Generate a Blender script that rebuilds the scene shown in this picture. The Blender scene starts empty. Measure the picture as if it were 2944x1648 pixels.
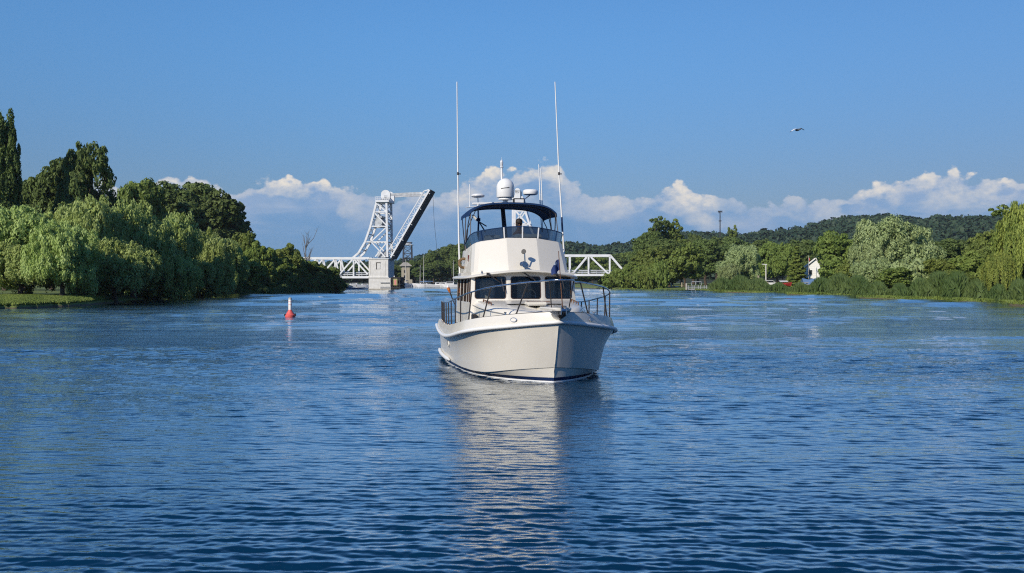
import bpy, bmesh, math, random
import numpy as np
from mathutils import Vector, Matrix

# ---------------------------------------------------------------- camera, sky, sun, exposure
SC = bpy.context.scene
COL = SC.collection
CAMH, FPX, HOR = 2.53, 2862.0, 810.0          # eye height (m), focal length and horizon row of the 2944 px photograph
cam = bpy.data.cameras.new('camera'); camo = bpy.data.objects.new('camera', cam); COL.objects.link(camo)
cam.sensor_width = 36.0; cam.lens = 36.0*FPX/2944.0; cam.clip_start = 0.1; cam.clip_end = 20000
camo.location = (0, 0, CAMH); camo.rotation_euler = (math.radians(90-0.28), 0, 0)
SC.camera = camo
SUN_AZ, SUN_EL = math.radians(37.5), math.radians(29)
sdir = Vector((-math.sin(SUN_AZ)*math.cos(SUN_EL), -math.cos(SUN_AZ)*math.cos(SUN_EL), math.sin(SUN_EL)))
sl = bpy.data.lights.new('sun', 'SUN'); sl.energy = 4.15; sl.angle = math.radians(0.5); sl.color = (1.0, 0.9, 0.74)
so = bpy.data.objects.new('sun', sl); COL.objects.link(so); so.rotation_euler = sdir.to_track_quat('Z', 'Y').to_euler()
SC.view_settings.view_transform = 'Standard'; SC.view_settings.look = 'None'; SC.view_settings.gamma = 1
SC.view_settings.exposure = 0.12
SC.cycles.use_denoising = False; SC.cycles.pixel_filter_type = 'BLACKMAN_HARRIS'; SC.cycles.filter_width = 1.15
SC.cycles.max_bounces = 6; SC.cycles.diffuse_bounces = 3; SC.cycles.glossy_bounces = 3
SC.cycles.transmission_bounces = 4; SC.cycles.transparent_max_bounces = 8; SC.cycles.volume_bounces = 0
SC.cycles.caustics_reflective = False; SC.cycles.caustics_refractive = False

class NT:
    """tiny helper round a node tree"""
    def __init__(s, tree): s.t = tree; s.t.nodes.clear()
    def n(s, typ, **kw):
        nd = s.t.nodes.new(typ)
        for k, v in kw.items():
            if k.startswith('i_'):
                key = k[2:]; key = int(key) if key.isdigit() else key.replace('_', ' ')
                s.put(nd, key, v)
            else: setattr(nd, k, v)
        return nd
    def put(s, nd, key, v):
        sock = nd.inputs[key]
        if isinstance(v, bpy.types.NodeSocket): s.t.links.new(v, sock)
        elif isinstance(v, bpy.types.Node): s.t.links.new(v.outputs[0], sock)
        else: sock.default_value = v
    def m(s, op, a, b=None, c=None, clamp=False):
        nd = s.t.nodes.new('ShaderNodeMath'); nd.operation = op; nd.use_clamp = clamp
        for i, v in enumerate((a, b, c)):
            if v is not None: s.put(nd, i, v)
        return nd.outputs[0]
    def mix(s, f, a, b, blend='MIX'):
        nd = s.t.nodes.new('ShaderNodeMix'); nd.data_type = 'RGBA'; nd.blend_type = blend
        s.put(nd, 0, f); s.put(nd, 6, a); s.put(nd, 7, b); return nd.outputs[2]
    def rng(s, v, a, b, c=0.0, d=1.0, smooth=True):
        nd = s.t.nodes.new('ShaderNodeMapRange'); nd.interpolation_type = 'SMOOTHSTEP' if smooth else 'LINEAR'
        s.put(nd, 0, v); s.put(nd, 1, a); s.put(nd, 2, b); s.put(nd, 3, c); s.put(nd, 4, d); return nd.outputs[0]
    def noise(s, vec, scale, detail=4, rough=.5, dist=0.0, lac=2.0):
        nd = s.t.nodes.new('ShaderNodeTexNoise'); s.put(nd, 'Vector', vec)
        for k, v in (('Scale', scale), ('Detail', detail), ('Roughness', rough), ('Distortion', dist), ('Lacunarity', lac)):
            nd.inputs[k].default_value = v
        return nd.outputs[0]
    def comb(s, x, y, z):
        nd = s.t.nodes.new('ShaderNodeCombineXYZ')
        s.put(nd, 0, x); s.put(nd, 1, y); s.put(nd, 2, z); return nd.outputs[0]

# cloud tops: (column of the photograph, row) -> azimuth, elevation of the far cumulus bank
CL = [(0, 560), (230, 545), (290, 506), (400, 540), (440, 514), (520, 492), (590, 506), (650, 535), (730, 505), (850, 492), (960, 505), (1070, 530), (1180, 540),
      (1290, 510), (1340, 488), (1400, 468), (1470, 466), (1520, 450), (1565, 437), (1610, 452), (1640, 490), (1700, 532), (1760, 538), (1850, 524), (1940, 506), (2000, 524),
      (2090, 556), (2180, 568), (2300, 552), (2420, 540), (2520, 524), (2590, 505), (2680, 494), (2760, 488), (2850, 508), (2944, 515), (3100, 530)]
w = bpy.data.worlds.new('World'); SC.world = w; w.use_nodes = True
T = NT(w.node_tree)
tc = T.n('ShaderNodeTexCoord'); sep = T.n('ShaderNodeSeparateXYZ', i_0=tc.outputs['Generated'])
x, y, z = sep.outputs
sky = T.n('ShaderNodeTexSky', sky_type='NISHITA', sun_disc=False, sun_elevation=SUN_EL, air_density=1.25, dust_density=0.25, ozone_density=3.2)
sky.sun_rotation = math.pi + SUN_AZ
skyc = T.mix(1.0, sky.outputs[0], (0.47, 0.83, 1.20, 1), 'MULTIPLY')
az = T.m('ARCTAN2', x, y); hz = T.m('SQRT', T.m('ADD', T.m('MULTIPLY', x, x), T.m('MULTIPLY', y, y)))
el = T.m('DIVIDE', z, T.m('MAXIMUM', hz, 0.001))
el = T.m('MULTIPLY', el, 1.0)
# even out the sky: the low sky of the photograph is as blue as the high sky
lowb = T.rng(el, 0.0, 0.30, 0.0, 1.0)
skyc = T.mix(lowb, T.mix(1.0, skyc, (0.69, 0.50, 0.58, 1), 'MULTIPLY'), skyc)
skyc = T.mix(T.rng(az, -.25, .55), skyc, T.mix(1.0, skyc, (0.88, 0.80, 0.79, 1), 'MULTIPLY'))
fc = T.n('ShaderNodeFloatCurve'); cv = fc.mapping.curves[0]
A0, A1 = math.atan((-50-1472)/FPX), math.atan((3150-1472)/FPX)
pts = [(min(max((math.atan((u-1472)/FPX)-A0)/(A1-A0), 0), 1), (HOR-v)/FPX*5.0) for u, v in CL]
cv.points[0].location = pts[0]; cv.points[1].location = pts[-1]
for p in pts[1:-1]: cv.points.new(*p)
fc.mapping.use_clip = False; fc.mapping.update()
azn = T.m('DIVIDE', T.m('SUBTRACT', az, A0), A1-A0, clamp=True)
T.put(fc, 'Value', azn); T.put(fc, 'Factor', 1.0)
top = T.m('DIVIDE', fc.outputs[0], 5.0)
pv = T.comb(az, T.m('MULTIPLY', el, 1.5), 0.37)
vor = T.n('ShaderNodeTexVoronoi', voronoi_dimensions='2D', feature='SMOOTH_F1'); T.put(vor, 'Vector', T.comb(az, T.m('MULTIPLY', el, 1.3), 0))
vor.inputs['Scale'].default_value = 34; vor.inputs['Detail'].default_value = 3.6; vor.inputs['Roughness'].default_value = .5; vor.inputs['Smoothness'].default_value = .5
bil = T.m('SUBTRACT', 0.5, vor.outputs['Distance'])
nz = T.m('SUBTRACT', T.noise(pv, 55, 8, .62), .5)
edge = T.m('ADD', T.m('SUBTRACT', top, el), T.m('ADD', T.m('MULTIPLY', bil, 0.016), T.m('MULTIPLY', nz, 0.012)))
edge = T.m('SUBTRACT', edge, 0.0055)                         # > 0 inside the cloud, in radians below its top
mask = T.rng(edge, 0.0, 0.004)
# lit crowns of the cumulus and their grey-blue, ragged undersides
litn = T.noise(T.comb(T.m('MULTIPLY', az, 1.0), T.m('MULTIPLY', el, 2.2), 4.1), 22, 5, .55)
lit2 = T.noise(T.comb(az, T.m('MULTIPLY', el, 2.0), 1.1), 9, 3, .5)
thick = T.m('ADD', T.m('MULTIPLY', litn, 0.050), T.rng(lit2, 0.42, 0.62, -0.008, 0.022))
lit = T.m('SUBTRACT', 1.0, T.rng(edge, T.m('MULTIPLY', thick, .35), thick))
relief = T.m('SUBTRACT', vor.outputs['Distance'], 0.30)
n2 = T.noise(pv, 120, 6, .6)
shade = T.m('ADD', T.m('MULTIPLY', relief, -.9), T.m('MULTIPLY', T.m('SUBTRACT', n2, .5), 1.0))
lit = T.m('MULTIPLY', lit, T.m('ADD', 1.02, shade), clamp=True)
big = T.rng(T.noise(T.comb(az, 0.5, 2.2), 9, 2, .5), .34, .58, .12, 1.0)
bigc = T.n('ShaderNodeFloatCurve'); bc = bigc.mapping.curves[0]
BG = [(0, .2), (230, .5), (300, .9), (400, .5), (520, 1), (640, .55), (760, .9), (860, 1), (980, .85), (1080, .35), (1200, .45), (1300, .8), (1480, 1), (1600, 1), (1660, .4),
      (1740, .5), (1860, .75), (1950, 1), (2040, .8), (2130, .3), (2300, .45), (2420, .7), (2560, .95), (2700, 1), (2850, 1), (2944, .8), (3100, .6)]
bp = [(min(max((math.atan((u-1472)/FPX)-A0)/(A1-A0), 0), 1), v) for u, v in BG]
bc.points[0].location = bp[0]; bc.points[1].location = bp[-1]
for p in bp[1:-1]: bc.points.new(*p)
bigc.mapping.update(); T.put(bigc, 'Value', azn); T.put(bigc, 'Factor', 1.0)
lit = T.m('MULTIPLY', lit, bigc.outputs[0])
skyc = T.mix(T.rng(y, 0.25, -0.5), skyc, T.mix(1.0, skyc, (0.58, 0.82, 1.05, 1), 'MULTIPLY'))  # added tint: sky behind the camera dimmed and blued to set shadow fill
low = T.noise(T.comb(T.m('MULTIPLY', az, 1.0), T.m('MULTIPLY', el, 5.0), 8.0), 9, 5, .58)
lowlit = T.m('MULTIPLY', T.rng(low, .47, .68), T.rng(edge, 0.012, 0.04, 0, 0.62))
lowlit = T.m('MULTIPLY', lowlit, T.rng(el, 0.035, 0.075))
midt = T.m('SUBTRACT', 1.0, T.rng(edge, 0.010, 0.050)); midt = T.m('MULTIPLY', midt, T.rng(T.noise(pv, 26, 6, .6), .30, .66, .25, 1.0))
cbase = T.mix(midt, (1.35, 3.0, 5.5, 1), (2.7, 3.85, 5.8, 1))
ccol = T.mix(lit, cbase, (8.0, 7.4, 6.5, 1))
ccol = T.mix(T.m('MULTIPLY', lowlit, T.m('SUBTRACT', 1.0, lit)), ccol, (4.6, 5.2, 6.4, 1))
dens = T.m('MAXIMUM', T.m('MULTIPLY', lit, 1.6, clamp=True), T.rng(edge, 0.020, 0.13, .92, .55))
dens = T.m('MULTIPLY', mask, T.m('MAXIMUM', dens, T.m('MULTIPLY', lowlit, 1.4, clamp=True)))
front = T.rng(y, 0.05, 0.5)
dens = T.m('MULTIPLY', dens, front)
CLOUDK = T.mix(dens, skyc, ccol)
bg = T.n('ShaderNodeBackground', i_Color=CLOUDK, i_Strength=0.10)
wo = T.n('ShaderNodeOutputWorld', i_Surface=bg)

# ---------------------------------------------------------------- helpers
def tag(o, label=None, cat=None, group=None, kind=None):
    if label: o['label'] = label
    if cat: o['category'] = cat
    if group: o['group'] = group
    if kind: o['kind'] = kind
    return o
def empty(name, loc=(0, 0, 0), rz=0, scale=1):
    o = bpy.data.objects.new(name, None); COL.objects.link(o); o.location = loc; o.rotation_euler = (0, 0, rz)
    o.scale = (scale,)*3 if not isinstance(scale, tuple) else scale; o.empty_display_size = .2
    return o
class MB:
    """collects shapes and links them as ONE mesh object"""
    def __init__(s): s.v = []; s.f = []; s.mi = []; s.cur = 0
    def add(s, vs, fs):
        b = len(s.v); s.v += [tuple(p) for p in vs]; s.f += [tuple(i+b for i in f) for f in fs]; s.mi += [s.cur]*len(fs); return s
    def box(s, x0, x1, y0, y1, z0, z1, M=None):
        vs = [Vector((x, y, z)) for z in (z0, z1) for y in (y0, y1) for x in (x0, x1)]
        if M is not None: vs = [M @ p for p in vs]
        return s.add(vs, [(0, 2, 3, 1), (4, 5, 7, 6), (0, 1, 5, 4), (2, 6, 7, 3), (0, 4, 6, 2), (1, 3, 7, 5)])
    def bar(s, a, b, w, h=None, up=(0, 0, 1)):
        a, b = Vector(a), Vector(b); h = h or w; d = (b-a); L = d.length
        if L < 1e-6: return s
        d /= L; u = Vector(up)
        if abs(d.dot(u)) > .99: u = Vector((0, 1, 0))
        r = d.cross(u).normalized(); u = r.cross(d)
        vs = [p + r*sx*w/2 + u*sz*h/2 for p in (a, b) for sz in (-1, 1) for sx in (-1, 1)]
        return s.add(vs, [(0, 1, 3, 2), (4, 6, 7, 5), (0, 4, 5, 1), (2, 3, 7, 6), (0, 2, 6, 4), (1, 5, 7, 3)])
    def tube(s, path, r, n=8, cap=True, closed=False):
        P = [Vector(p) for p in path]; m = len(P); rs = r if isinstance(r, (list, tuple)) else [r]*m
        vs = []; prev = None
        for i, p in enumerate(P):
            if closed: d = P[(i+1) % m]-P[i-1]
            else: d = P[min(i+1, m-1)]-P[max(i-1, 0)]
            d = d.normalized() if d.length > 1e-9 else Vector((0, 0, 1))
            if prev is None: a = d.orthogonal().normalized()
            else:
                a = prev - d*prev.dot(d); a = a.normalized() if a.length > 1e-6 else d.orthogonal().normalized()
            prev = a; b = d.cross(a)
            for k in range(n):
                t = 2*math.pi*k/n; vs.append(p + (a*math.cos(t)+b*math.sin(t))*rs[i])
        fs = []
        for i in range(m if closed else m-1):
            for k in range(n):
                j = (i+1) % m; fs.append((i*n+k, i*n+(k+1) % n, j*n+(k+1) % n, j*n+k))
        if cap and not closed: fs += [tuple(reversed(range(n))), tuple((m-1)*n+k for k in range(n))]
        return s.add(vs, fs)
    def lathe(s, prof, c=(0, 0, 0), n=20, sx=1, sy=1, M=None):
        c = Vector(c); vs = []
        for r, z in prof:
            for k in range(n):
                t = 2*math.pi*k/n; p = Vector((r*math.cos(t)*sx, r*math.sin(t)*sy, z))
                vs.append((M @ p if M is not None else p)+c)
        fs = [(i*n+k, i*n+(k+1) % n, (i+1)*n+(k+1) % n, (i+1)*n+k) for i in range(len(prof)-1) for k in range(n)]
        fs += [tuple(reversed(range(n))), tuple((len(prof)-1)*n+k for k in range(n))]
        return s.add(vs, fs)
    def grid(s, rows, closed=False):
        m = len(rows[0]); vs = [p for r in rows for p in r]
        fs = [(i*m+k, i*m+(k+1) % m, (i+1)*m+(k+1) % m, (i+1)*m+k) for i in range(len(rows)-1) for k in range(m if closed else m-1)]
        return s.add(vs, fs)
    def prism(s, poly, z0, z1):
        n = len(poly); vs = [(x, y, z0) for x, y in poly]+[(x, y, z1) for x, y in poly]
        return s.add(vs, [tuple(reversed(range(n))), tuple(range(n, 2*n))]+[(i, (i+1) % n, n+(i+1) % n, n+i) for i in range(n)])
    def build(s, name, mats, parent=None, smooth=None, bevel=0):
        me = bpy.data.meshes.new(name); me.from_pydata(s.v, [], s.f)
        if not isinstance(mats, (list, tuple)): mats = [mats]
        for m in mats: me.materials.append(m)
        if any(s.mi): me.polygons.foreach_set('material_index', s.mi)
        bm = bmesh.new(); bm.from_mesh(me); bmesh.ops.remove_doubles(bm, verts=bm.verts, dist=1e-5)
        bmesh.ops.recalc_face_normals(bm, faces=bm.faces)
        if bevel: bmesh.ops.bevel(bm, geom=[e for e in bm.edges if e.is_manifold and e.calc_face_angle(0) > .5], offset=bevel, segments=2, affect='EDGES', clamp_overlap=True)
        if smooth is not None:
            for f in bm.faces: f.smooth = True
            for e in bm.edges:
                if e.is_manifold and e.calc_face_angle(0) > math.radians(smooth): e.smooth = False
        bm.to_mesh(me); bm.free()
        o = bpy.data.objects.new(name, me); COL.objects.link(o)
        if parent is not None: o.parent = parent
        return o
MATS = {}
def pmat(name, col, rough=.6, metal=0.0, var=0.0, vscale=3.0, bump=0.0, bscale=20.0, coat=0.0, spec=.5, obj=True, col2=None):
    m = bpy.data.materials.new(name); m.use_nodes = True; T = NT(m.node_tree)
    t = T.n('ShaderNodeTexCoord'); v = t.outputs['Object'] if obj else T.n('ShaderNodeNewGeometry').outputs['Position']
    b = T.n('ShaderNodeBsdfPrincipled'); c = (*col, 1)
    if var:
        n = T.noise(v, vscale, 6, .6)
        k = T.rng(n, .32, .68)
        c2 = (*(col2 or tuple(q*(1-var) for q in col)), 1)
        T.put(b, 'Base Color', T.mix(k, c, c2))
        T.put(b, 'Roughness', T.rng(n, .3, .7, max(rough-.08, .02), rough+.08))
    else:
        b.inputs['Base Color'].default_value = c; b.inputs['Roughness'].default_value = rough
    b.inputs['Metallic'].default_value = metal; b.inputs['Coat Weight'].default_value = coat; b.inputs['Specular IOR Level'].default_value = spec
    if bump:
        bn = T.n('ShaderNodeBump', i_Strength=bump, i_Distance=.02); T.put(bn, 'Height', T.noise(v, bscale, 5, .6)); T.put(b, 'Normal', bn)
    T.n('ShaderNodeOutputMaterial', i_Surface=b); MATS[name] = m; return m
def glassmat(name, tint, op, rough=.02, fk=1.3, dk=.25):
    """tinted pane: lets some light through and reflects the rest"""
    m = bpy.data.materials.new(name); m.use_nodes = True; T = NT(m.node_tree)
    tr = T.n('ShaderNodeBsdfTransparent', i_Color=(*tint, 1)); gl = T.n('ShaderNodeBsdfGlossy', i_Roughness=rough)
    df = T.n('ShaderNodeBsdfDiffuse', i_Color=(tint[0]*dk, tint[1]*dk, tint[2]*dk, 1))
    m1 = T.n('ShaderNodeMixShader', i_0=op, i_1=tr, i_2=df)
    fr = T.n('ShaderNodeFresnel', i_IOR=1.5); m2 = T.n('ShaderNodeMixShader', i_1=m1, i_2=gl); T.put(m2, 0, T.m('MULTIPLY', fr.outputs[0], fk, clamp=True))
    T.n('ShaderNodeOutputMaterial', i_Surface=m2); MATS[name] = m; return m
GEL = pmat('gelcoat', (.70, .665, .585), .34, var=.05, vscale=1.2, bump=.03, bscale=5, coat=.22)
GEL2 = pmat('gelcoat_deck', (.78, .75, .68), .5, var=.08, vscale=4, bump=.1, bscale=60)
NAVY = pmat('navy_paint', (.012, .03, .10), .35, var=.2)
WHITEP = pmat('white_plastic', (.80, .80, .78), .4, var=.05)
GASKET = pmat('window_gasket', (.055, .028, .018), .5, var=.2)
BLACK = pmat('black_rubber', (.015, .016, .018), .55, var=.2)
STEEL = pmat('stainless_steel', (.50, .52, .55), .20, metal=1.0)
DSTEEL = pmat('dark_steel', (.07, .062, .06), .35, metal=.5, var=.2)
CANVAS = pmat('navy_canvas', (.013, .042, .120), .9, var=.3, vscale=5, bump=.3, bscale=14, spec=.15)
TEAK = pmat('teak', (.16, .07, .03), .5, var=.35, vscale=8)
INT = pmat('cabin_lining', (.16, .12, .08), .7, var=.2)
SEATW = pmat('seat_vinyl', (.62, .60, .55), .5, var=.08)
SKIN = pmat('skin', (.32, .15, .09), .5, var=.08)
SHIRT = pmat('grey_shirt', (.42, .44, .46), .9, var=.1)
HAIR = pmat('dark_hair', (.02, .013, .01), .7)
ORANGE = pmat('orange_plastic', (.55, .16, .03), .5, var=.1)
RED = pmat('red_paint', (.62, .05, .06), .45, var=.15)
WINT = glassmat('tinted_window', (.60, .64, .65), .15, fk=.9, dk=.04)
SCRT = glassmat('smoked_acrylic', (.13, .19, .28), .5, .05, fk=.7)
CLEARP = glassmat('side_window', (.25, .28, .30), .75)
# ---------------------------------------------------------------- water: one sheet, real waves near the eye, ripples by bump
def shore_fn():
    us = [-9000, -2500, -600, 0, 250, 457, 686, 900, 975, 992, 1004, 1020, 1300, 1600, 1735, 1775, 1874, 2011, 2170, 2354, 2514, 2743, 2944, 3300, 5500, 12000]
    ds = [60, 62, 80, 99, 113, 148, 176, 215, 229, 260, 440, 500, 520, 500, 330, 288, 280, 252, 215, 180, 150, 133, 115, 100, 70, 60]
    a = np.arctan((np.array(us)-1472)/FPX)
    return lambda t: np.interp(t, a, np.array(ds, float))
SHORE = shore_fn()
def spread(lo, hi, n): return np.linspace(lo, hi, n)
az_d = np.concatenate([np.linspace(-math.pi, -.62, 60)[:-1], np.linspace(-.62, -.49, 30)[:-1], np.linspace(-.49, .49, 1060), np.linspace(.49, .62, 30)[1:], np.linspace(.62, math.pi, 60)[1:]])
vr = np.concatenate([np.geomspace(1.2, 9, 24)[:-1], np.arange(9, 330, .28), np.geomspace(335, 2500, 40)])
rad = 995*CAMH/vr[::-1]; rad = np.sort(rad)
rad = np.concatenate([rad, [4000, 9000]])
AA, RR = np.meshgrid(az_d, rad)
X = RR*np.sin(AA); Y = RR*np.cos(AA); Z = np.zeros_like(X)
dR = np.gradient(rad)[:, None]
def patch(X, Y, seed, n=10, lam=(18, 70), sx=2.6):
    r = np.random.RandomState(seed); o = np.zeros_like(X)
    for i in range(n):
        L = r.uniform(*lam); a = r.uniform(0, math.pi)
        o += np.sin(2*math.pi*(X*math.cos(a)/sx+Y*math.sin(a))/L + r.uniform(0, 6.28))
    return o/math.sqrt(n/2)
rough = 0.78+.30*np.clip(patch(X, Y, 5)*.7, -1, 1)+.14*np.clip(patch(X, Y, 6, 8, (5, 16), 3.2), -1, 1)
far = np.clip((RR-36)/26, 0, 1)
rough *= (1-.25*far)
near = np.clip((17-RR)/7, 0, 1)
rr = np.random.RandomState(7)
calm = .66+.38*np.clip(patch(X, Y, 9, 10, (40, 160), 4.0), -1, 1)+.26*np.clip(patch(X, Y, 10, 12, (8, 34), 6.0), -1, 1)
NW = 200
for i in range(NW):
    lam = .09*(45/.09)**(((i+.5)/NW)**1.25)
    th = rr.normal(0.05, .22 if lam > .15 else .42)
    k = 2*math.pi/lam
    slope = .0310*math.exp(-(math.log(lam/.20))**2/(2*.52**2))+.0042*min(1, (2/lam)**1.3)
    amp = rr.uniform(.6, 1.4)/k
    q_ = lam/dR; band = .036*np.clip((q_-2.2)/1.2, 0, 1)*np.clip((11-q_)/4, 0, 1)*np.clip((RR-15)/22, 0, 1)*(1-.35*np.clip((RR-120)/250, 0, 1))
    fade = np.clip((lam/dR-2.2)/2.0, 0, 1)
    w_ = rough if lam < 1.3 else (.5+.5*rough)
    Z += amp*(slope*fade*w_+band*calm)*np.sin(k*(X*math.sin(th)+Y*math.cos(th)) + rr.uniform(0, 6.28) + .9*np.sin(X*.11+i)+.5*np.sin(Y*.23+2*i))
nR, nA = X.shape
co = np.stack([X, Y, Z], -1).reshape(-1, 3).astype(np.float32)
ii = np.arange(nR-1)[:, None]*nA+np.arange(nA-1)[None, :]
qf = np.stack([ii, ii+1, ii+nA+1, ii+nA], -1).reshape(-1, 4)
def npmesh(name, co, quads, smooth=False):
    me = bpy.data.meshes.new(name); n = len(quads)
    me.vertices.add(len(co)); me.vertices.foreach_set('co', np.ascontiguousarray(co, np.float32).ravel())
    me.loops.add(n*4); me.loops.foreach_set('vertex_index', np.ascontiguousarray(quads, np.int32).ravel())
    me.polygons.add(n); me.polygons.foreach_set('loop_start', np.arange(0, n*4, 4, dtype=np.int32)); me.polygons.foreach_set('loop_total', np.full(n, 4, np.int32))
    if smooth: me.polygons.foreach_set('use_smooth', np.ones(n, bool))
    me.update(calc_edges=True); return me
me = npmesh('water', co, qf[:, ::-1], True)
WM = bpy.data.materials.new('water'); WM.use_nodes = True; T = NT(WM.node_tree)
pos = T.n('ShaderNodeNewGeometry').outputs['Position']; sp = T.n('ShaderNodeSeparateXYZ', i_0=pos)
px, py = sp.outputs[0], sp.outputs[1]
def st(ax, ay): return T.comb(T.m('MULTIPLY', px, ax), T.m('MULTIPLY', py, ay), 0.0)
dist = T.m('SQRT', T.m('ADD', T.m('MULTIPLY', px, px), T.m('MULTIPLY', py, py)))
n1 = T.noise(st(.28, 1.5), 2.4, 3, .55, .3)
n2 = T.noise(st(.7, 1.7), 5.5, 4, .65, .3)
wind = T.noise(st(.5, 2.0), .05, 3, .55, .6)
cat = T.rng(wind, .36, .60, .45, 1.0)
farm = T.rng(dist, 30, 62, 1.0, 0.0)
streak = T.rng(T.noise(st(.14, 2.2), .11, 3, .6, .4), .50, .64, 0.0, .75)
farcalm = T.m('ADD', .62, T.m('MULTIPLY', streak, .40))
amp = T.m('MULTIPLY', cat, T.m('MAXIMUM', farm, farcalm))
h = T.m('MULTIPLY', T.m('ADD', T.m('MULTIPLY', n1, .026), T.m('MULTIPLY', n2, .022)), T.rng(dist, 17, 40, 1.0, 2.6))
midb = T.rng(dist, 12, 30, .38, 1.0)
bmp = T.n('ShaderNodeBump', i_Distance=1.0); T.put(bmp, 'Height', h); T.put(bmp, 'Strength', T.m('MULTIPLY', T.m('MULTIPLY', amp, midb), 1.0, clamp=True))
lw = T.n('ShaderNodeLayerWeight', i_Blend=.5, i_Normal=bmp)
refl = T.rng(lw.outputs['Facing'], .565, .93, .025, .98)
df = T.n('ShaderNodeBsdfDiffuse', i_Color=(.0015, .026, .066, 1), i_Normal=bmp); gl = T.n('ShaderNodeBsdfGlossy', i_Color=(.93, .95, .95, 1), i_Roughness=.03, i_Normal=bmp)
b = T.n('ShaderNodeMixShader', i_0=refl, i_1=df, i_2=gl)
T.n('ShaderNodeOutputMaterial', i_Surface=b)
me.materials.append(WM); wo_ = bpy.data.objects.new('water', me); COL.objects.link(wo_)
tag(wo_, 'dark blue rippled river water across the whole foreground', 'water', kind='structure')

# ---------------------------------------------------------------- ground: one sheet to the horizon, dipping under the river
ga = np.concatenate([np.linspace(-math.pi, -.6, 40)[:-1], np.linspace(-.6, .6, 420), np.linspace(.6, math.pi, 40)[1:]])
GOFF = np.concatenate([[-400, -60, -12, -4, -1.2, -.3, 0, .25, .8, 2, 4, 8, 14, 24, 40, 70, 110, 170, 260, 380, 600, 900, 1500, 3000, 8000]])
def gnoise(t): return np.sin(t*61)*1.3+np.sin(t*143+1)*.9+np.sin(t*307+2)*.6+np.sin(t*711+.5)*.35
def ground_z(X, Y):
    t = np.arctan2(X, Y); d = np.hypot(X, Y); s = d-SHORE(t)-gnoise(t)*(SHORE(t)/150)
    h = np.where(s < 0, np.maximum(s*.25, -2.0), .30+.5*(1-np.exp(-np.maximum(s, 0)/5))+.8*np.clip((s-10)/120, 0, 1))
    return np.where((s >= 0) & (s < .25), s/.25*.30, h)
G0, G1 = np.meshgrid(ga, GOFF)
gr = np.maximum(SHORE(G0)+gnoise(G0)*(SHORE(G0)/150)+G1, 1.0)
gx = gr*np.sin(G0); gy = gr*np.cos(G0); gz = ground_z(gx, gy)
co = np.stack([gx, gy, gz], -1).reshape(-1, 3); nR, nA = gx.shape
ii = np.arange(nR-1)[:, None]*nA+np.arange(nA-1)[None, :]
me = npmesh('ground', co, np.stack([ii, ii+nA, ii+nA+1, ii+1], -1).reshape(-1, 4), True)
GM = bpy.data.materials.new('grass_bank'); GM.use_nodes = True; T = NT(GM.node_tree)
g = T.n('ShaderNodeNewGeometry'); P = g.outputs['Position']; sp = T.n('ShaderNodeSeparateXYZ', i_0=P)
c = T.mix(T.rng(T.noise(P, .35, 6, .65), .35, .65), (.11, .15, .025, 1), (.17, .21, .05, 1))
c = T.mix(T.rng(T.noise(P, 2.5, 5, .6), .45, .7), c, (.07, .10, .02, 1))
edge = T.m('ADD', sp.outputs[2], T.m('MULTIPLY', T.noise(P, .8, 4, .6), .12))
c = T.mix(T.rng(edge, .20, .30), (.10, .085, .05, 1), c)
bm_ = T.n('ShaderNodeBump', i_Strength=.6, i_Distance=.1); T.put(bm_, 'Height', T.noise(P, 6, 6, .7))
b = T.n('ShaderNodeBsdfPrincipled', i_Roughness=.9, i_Normal=bm_); T.put(b, 'Base Color', c)
T.n('ShaderNodeOutputMaterial', i_Surface=b)
me.materials.append(GM); go = bpy.data.objects.new('ground', me); COL.objects.link(go)
tag(go, 'low grassy river banks with a muddy edge at the water', 'ground', kind='structure')

# ---------------------------------------------------------------- wooded hills on the horizon
RU = [-400, 300, 900, 1000, 1143, 1190, 1228, 1300, 1500, 1636, 1736, 1775, 1820, 1957, 2041, 2153, 2195, 2300, 2402, 2561, 2662, 2691, 2778, 2879, 3100, 3600]
RV = [770, 775, 775, 768, 762, 755, 742, 726, 712, 704, 716, 702, 701, 681, 682, 680, 668, 664, 646, 637, 647, 637, 642, 642, 648, 664]
RD = 1250.0
ra = np.arctan((np.array(RU)-1472)/FPX)
def hill_z(t, d):
    top = (HOR-np.interp(t, ra, RV))/FPX*RD+CAMH-9.0
    k = np.clip((d-600)/(RD-600), 0, 1); k = k*k*(3-2*k)*.45+.55*k
    z = 1.5+(top-1.5)*k*(1-.35*np.clip((d-RD)/900, 0, 1))
    return z+np.sin(t*40+d*.011)*2.2*k*(d < RD)
ha = np.linspace(-.62, .75, 260); hd = np.concatenate([np.linspace(560, RD, 22), [1500, 2100, 3000]])
H0, H1 = np.meshgrid(ha, hd)
hz_ = hill_z(H0, H1); hz_[0] = -1
co = np.stack([H1*np.sin(H0), H1*np.cos(H0), hz_], -1).reshape(-1, 3); nR, nA = H0.shape
ii = np.arange(nR-1)[:, None]*nA+np.arange(nA-1)[None, :]
me = npmesh('hills', co, np.stack([ii, ii+nA, ii+nA+1, ii+1], -1).reshape(-1, 4), True)
me.materials.append(pmat('forest_floor', (.03, .045, .015), .9, var=.4, vscale=.02, obj=False))
ho = bpy.data.objects.new('hills', me); COL.objects.link(ho); tag(ho, 'long low wooded hills along the far horizon', 'hills', kind='structure')

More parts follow.
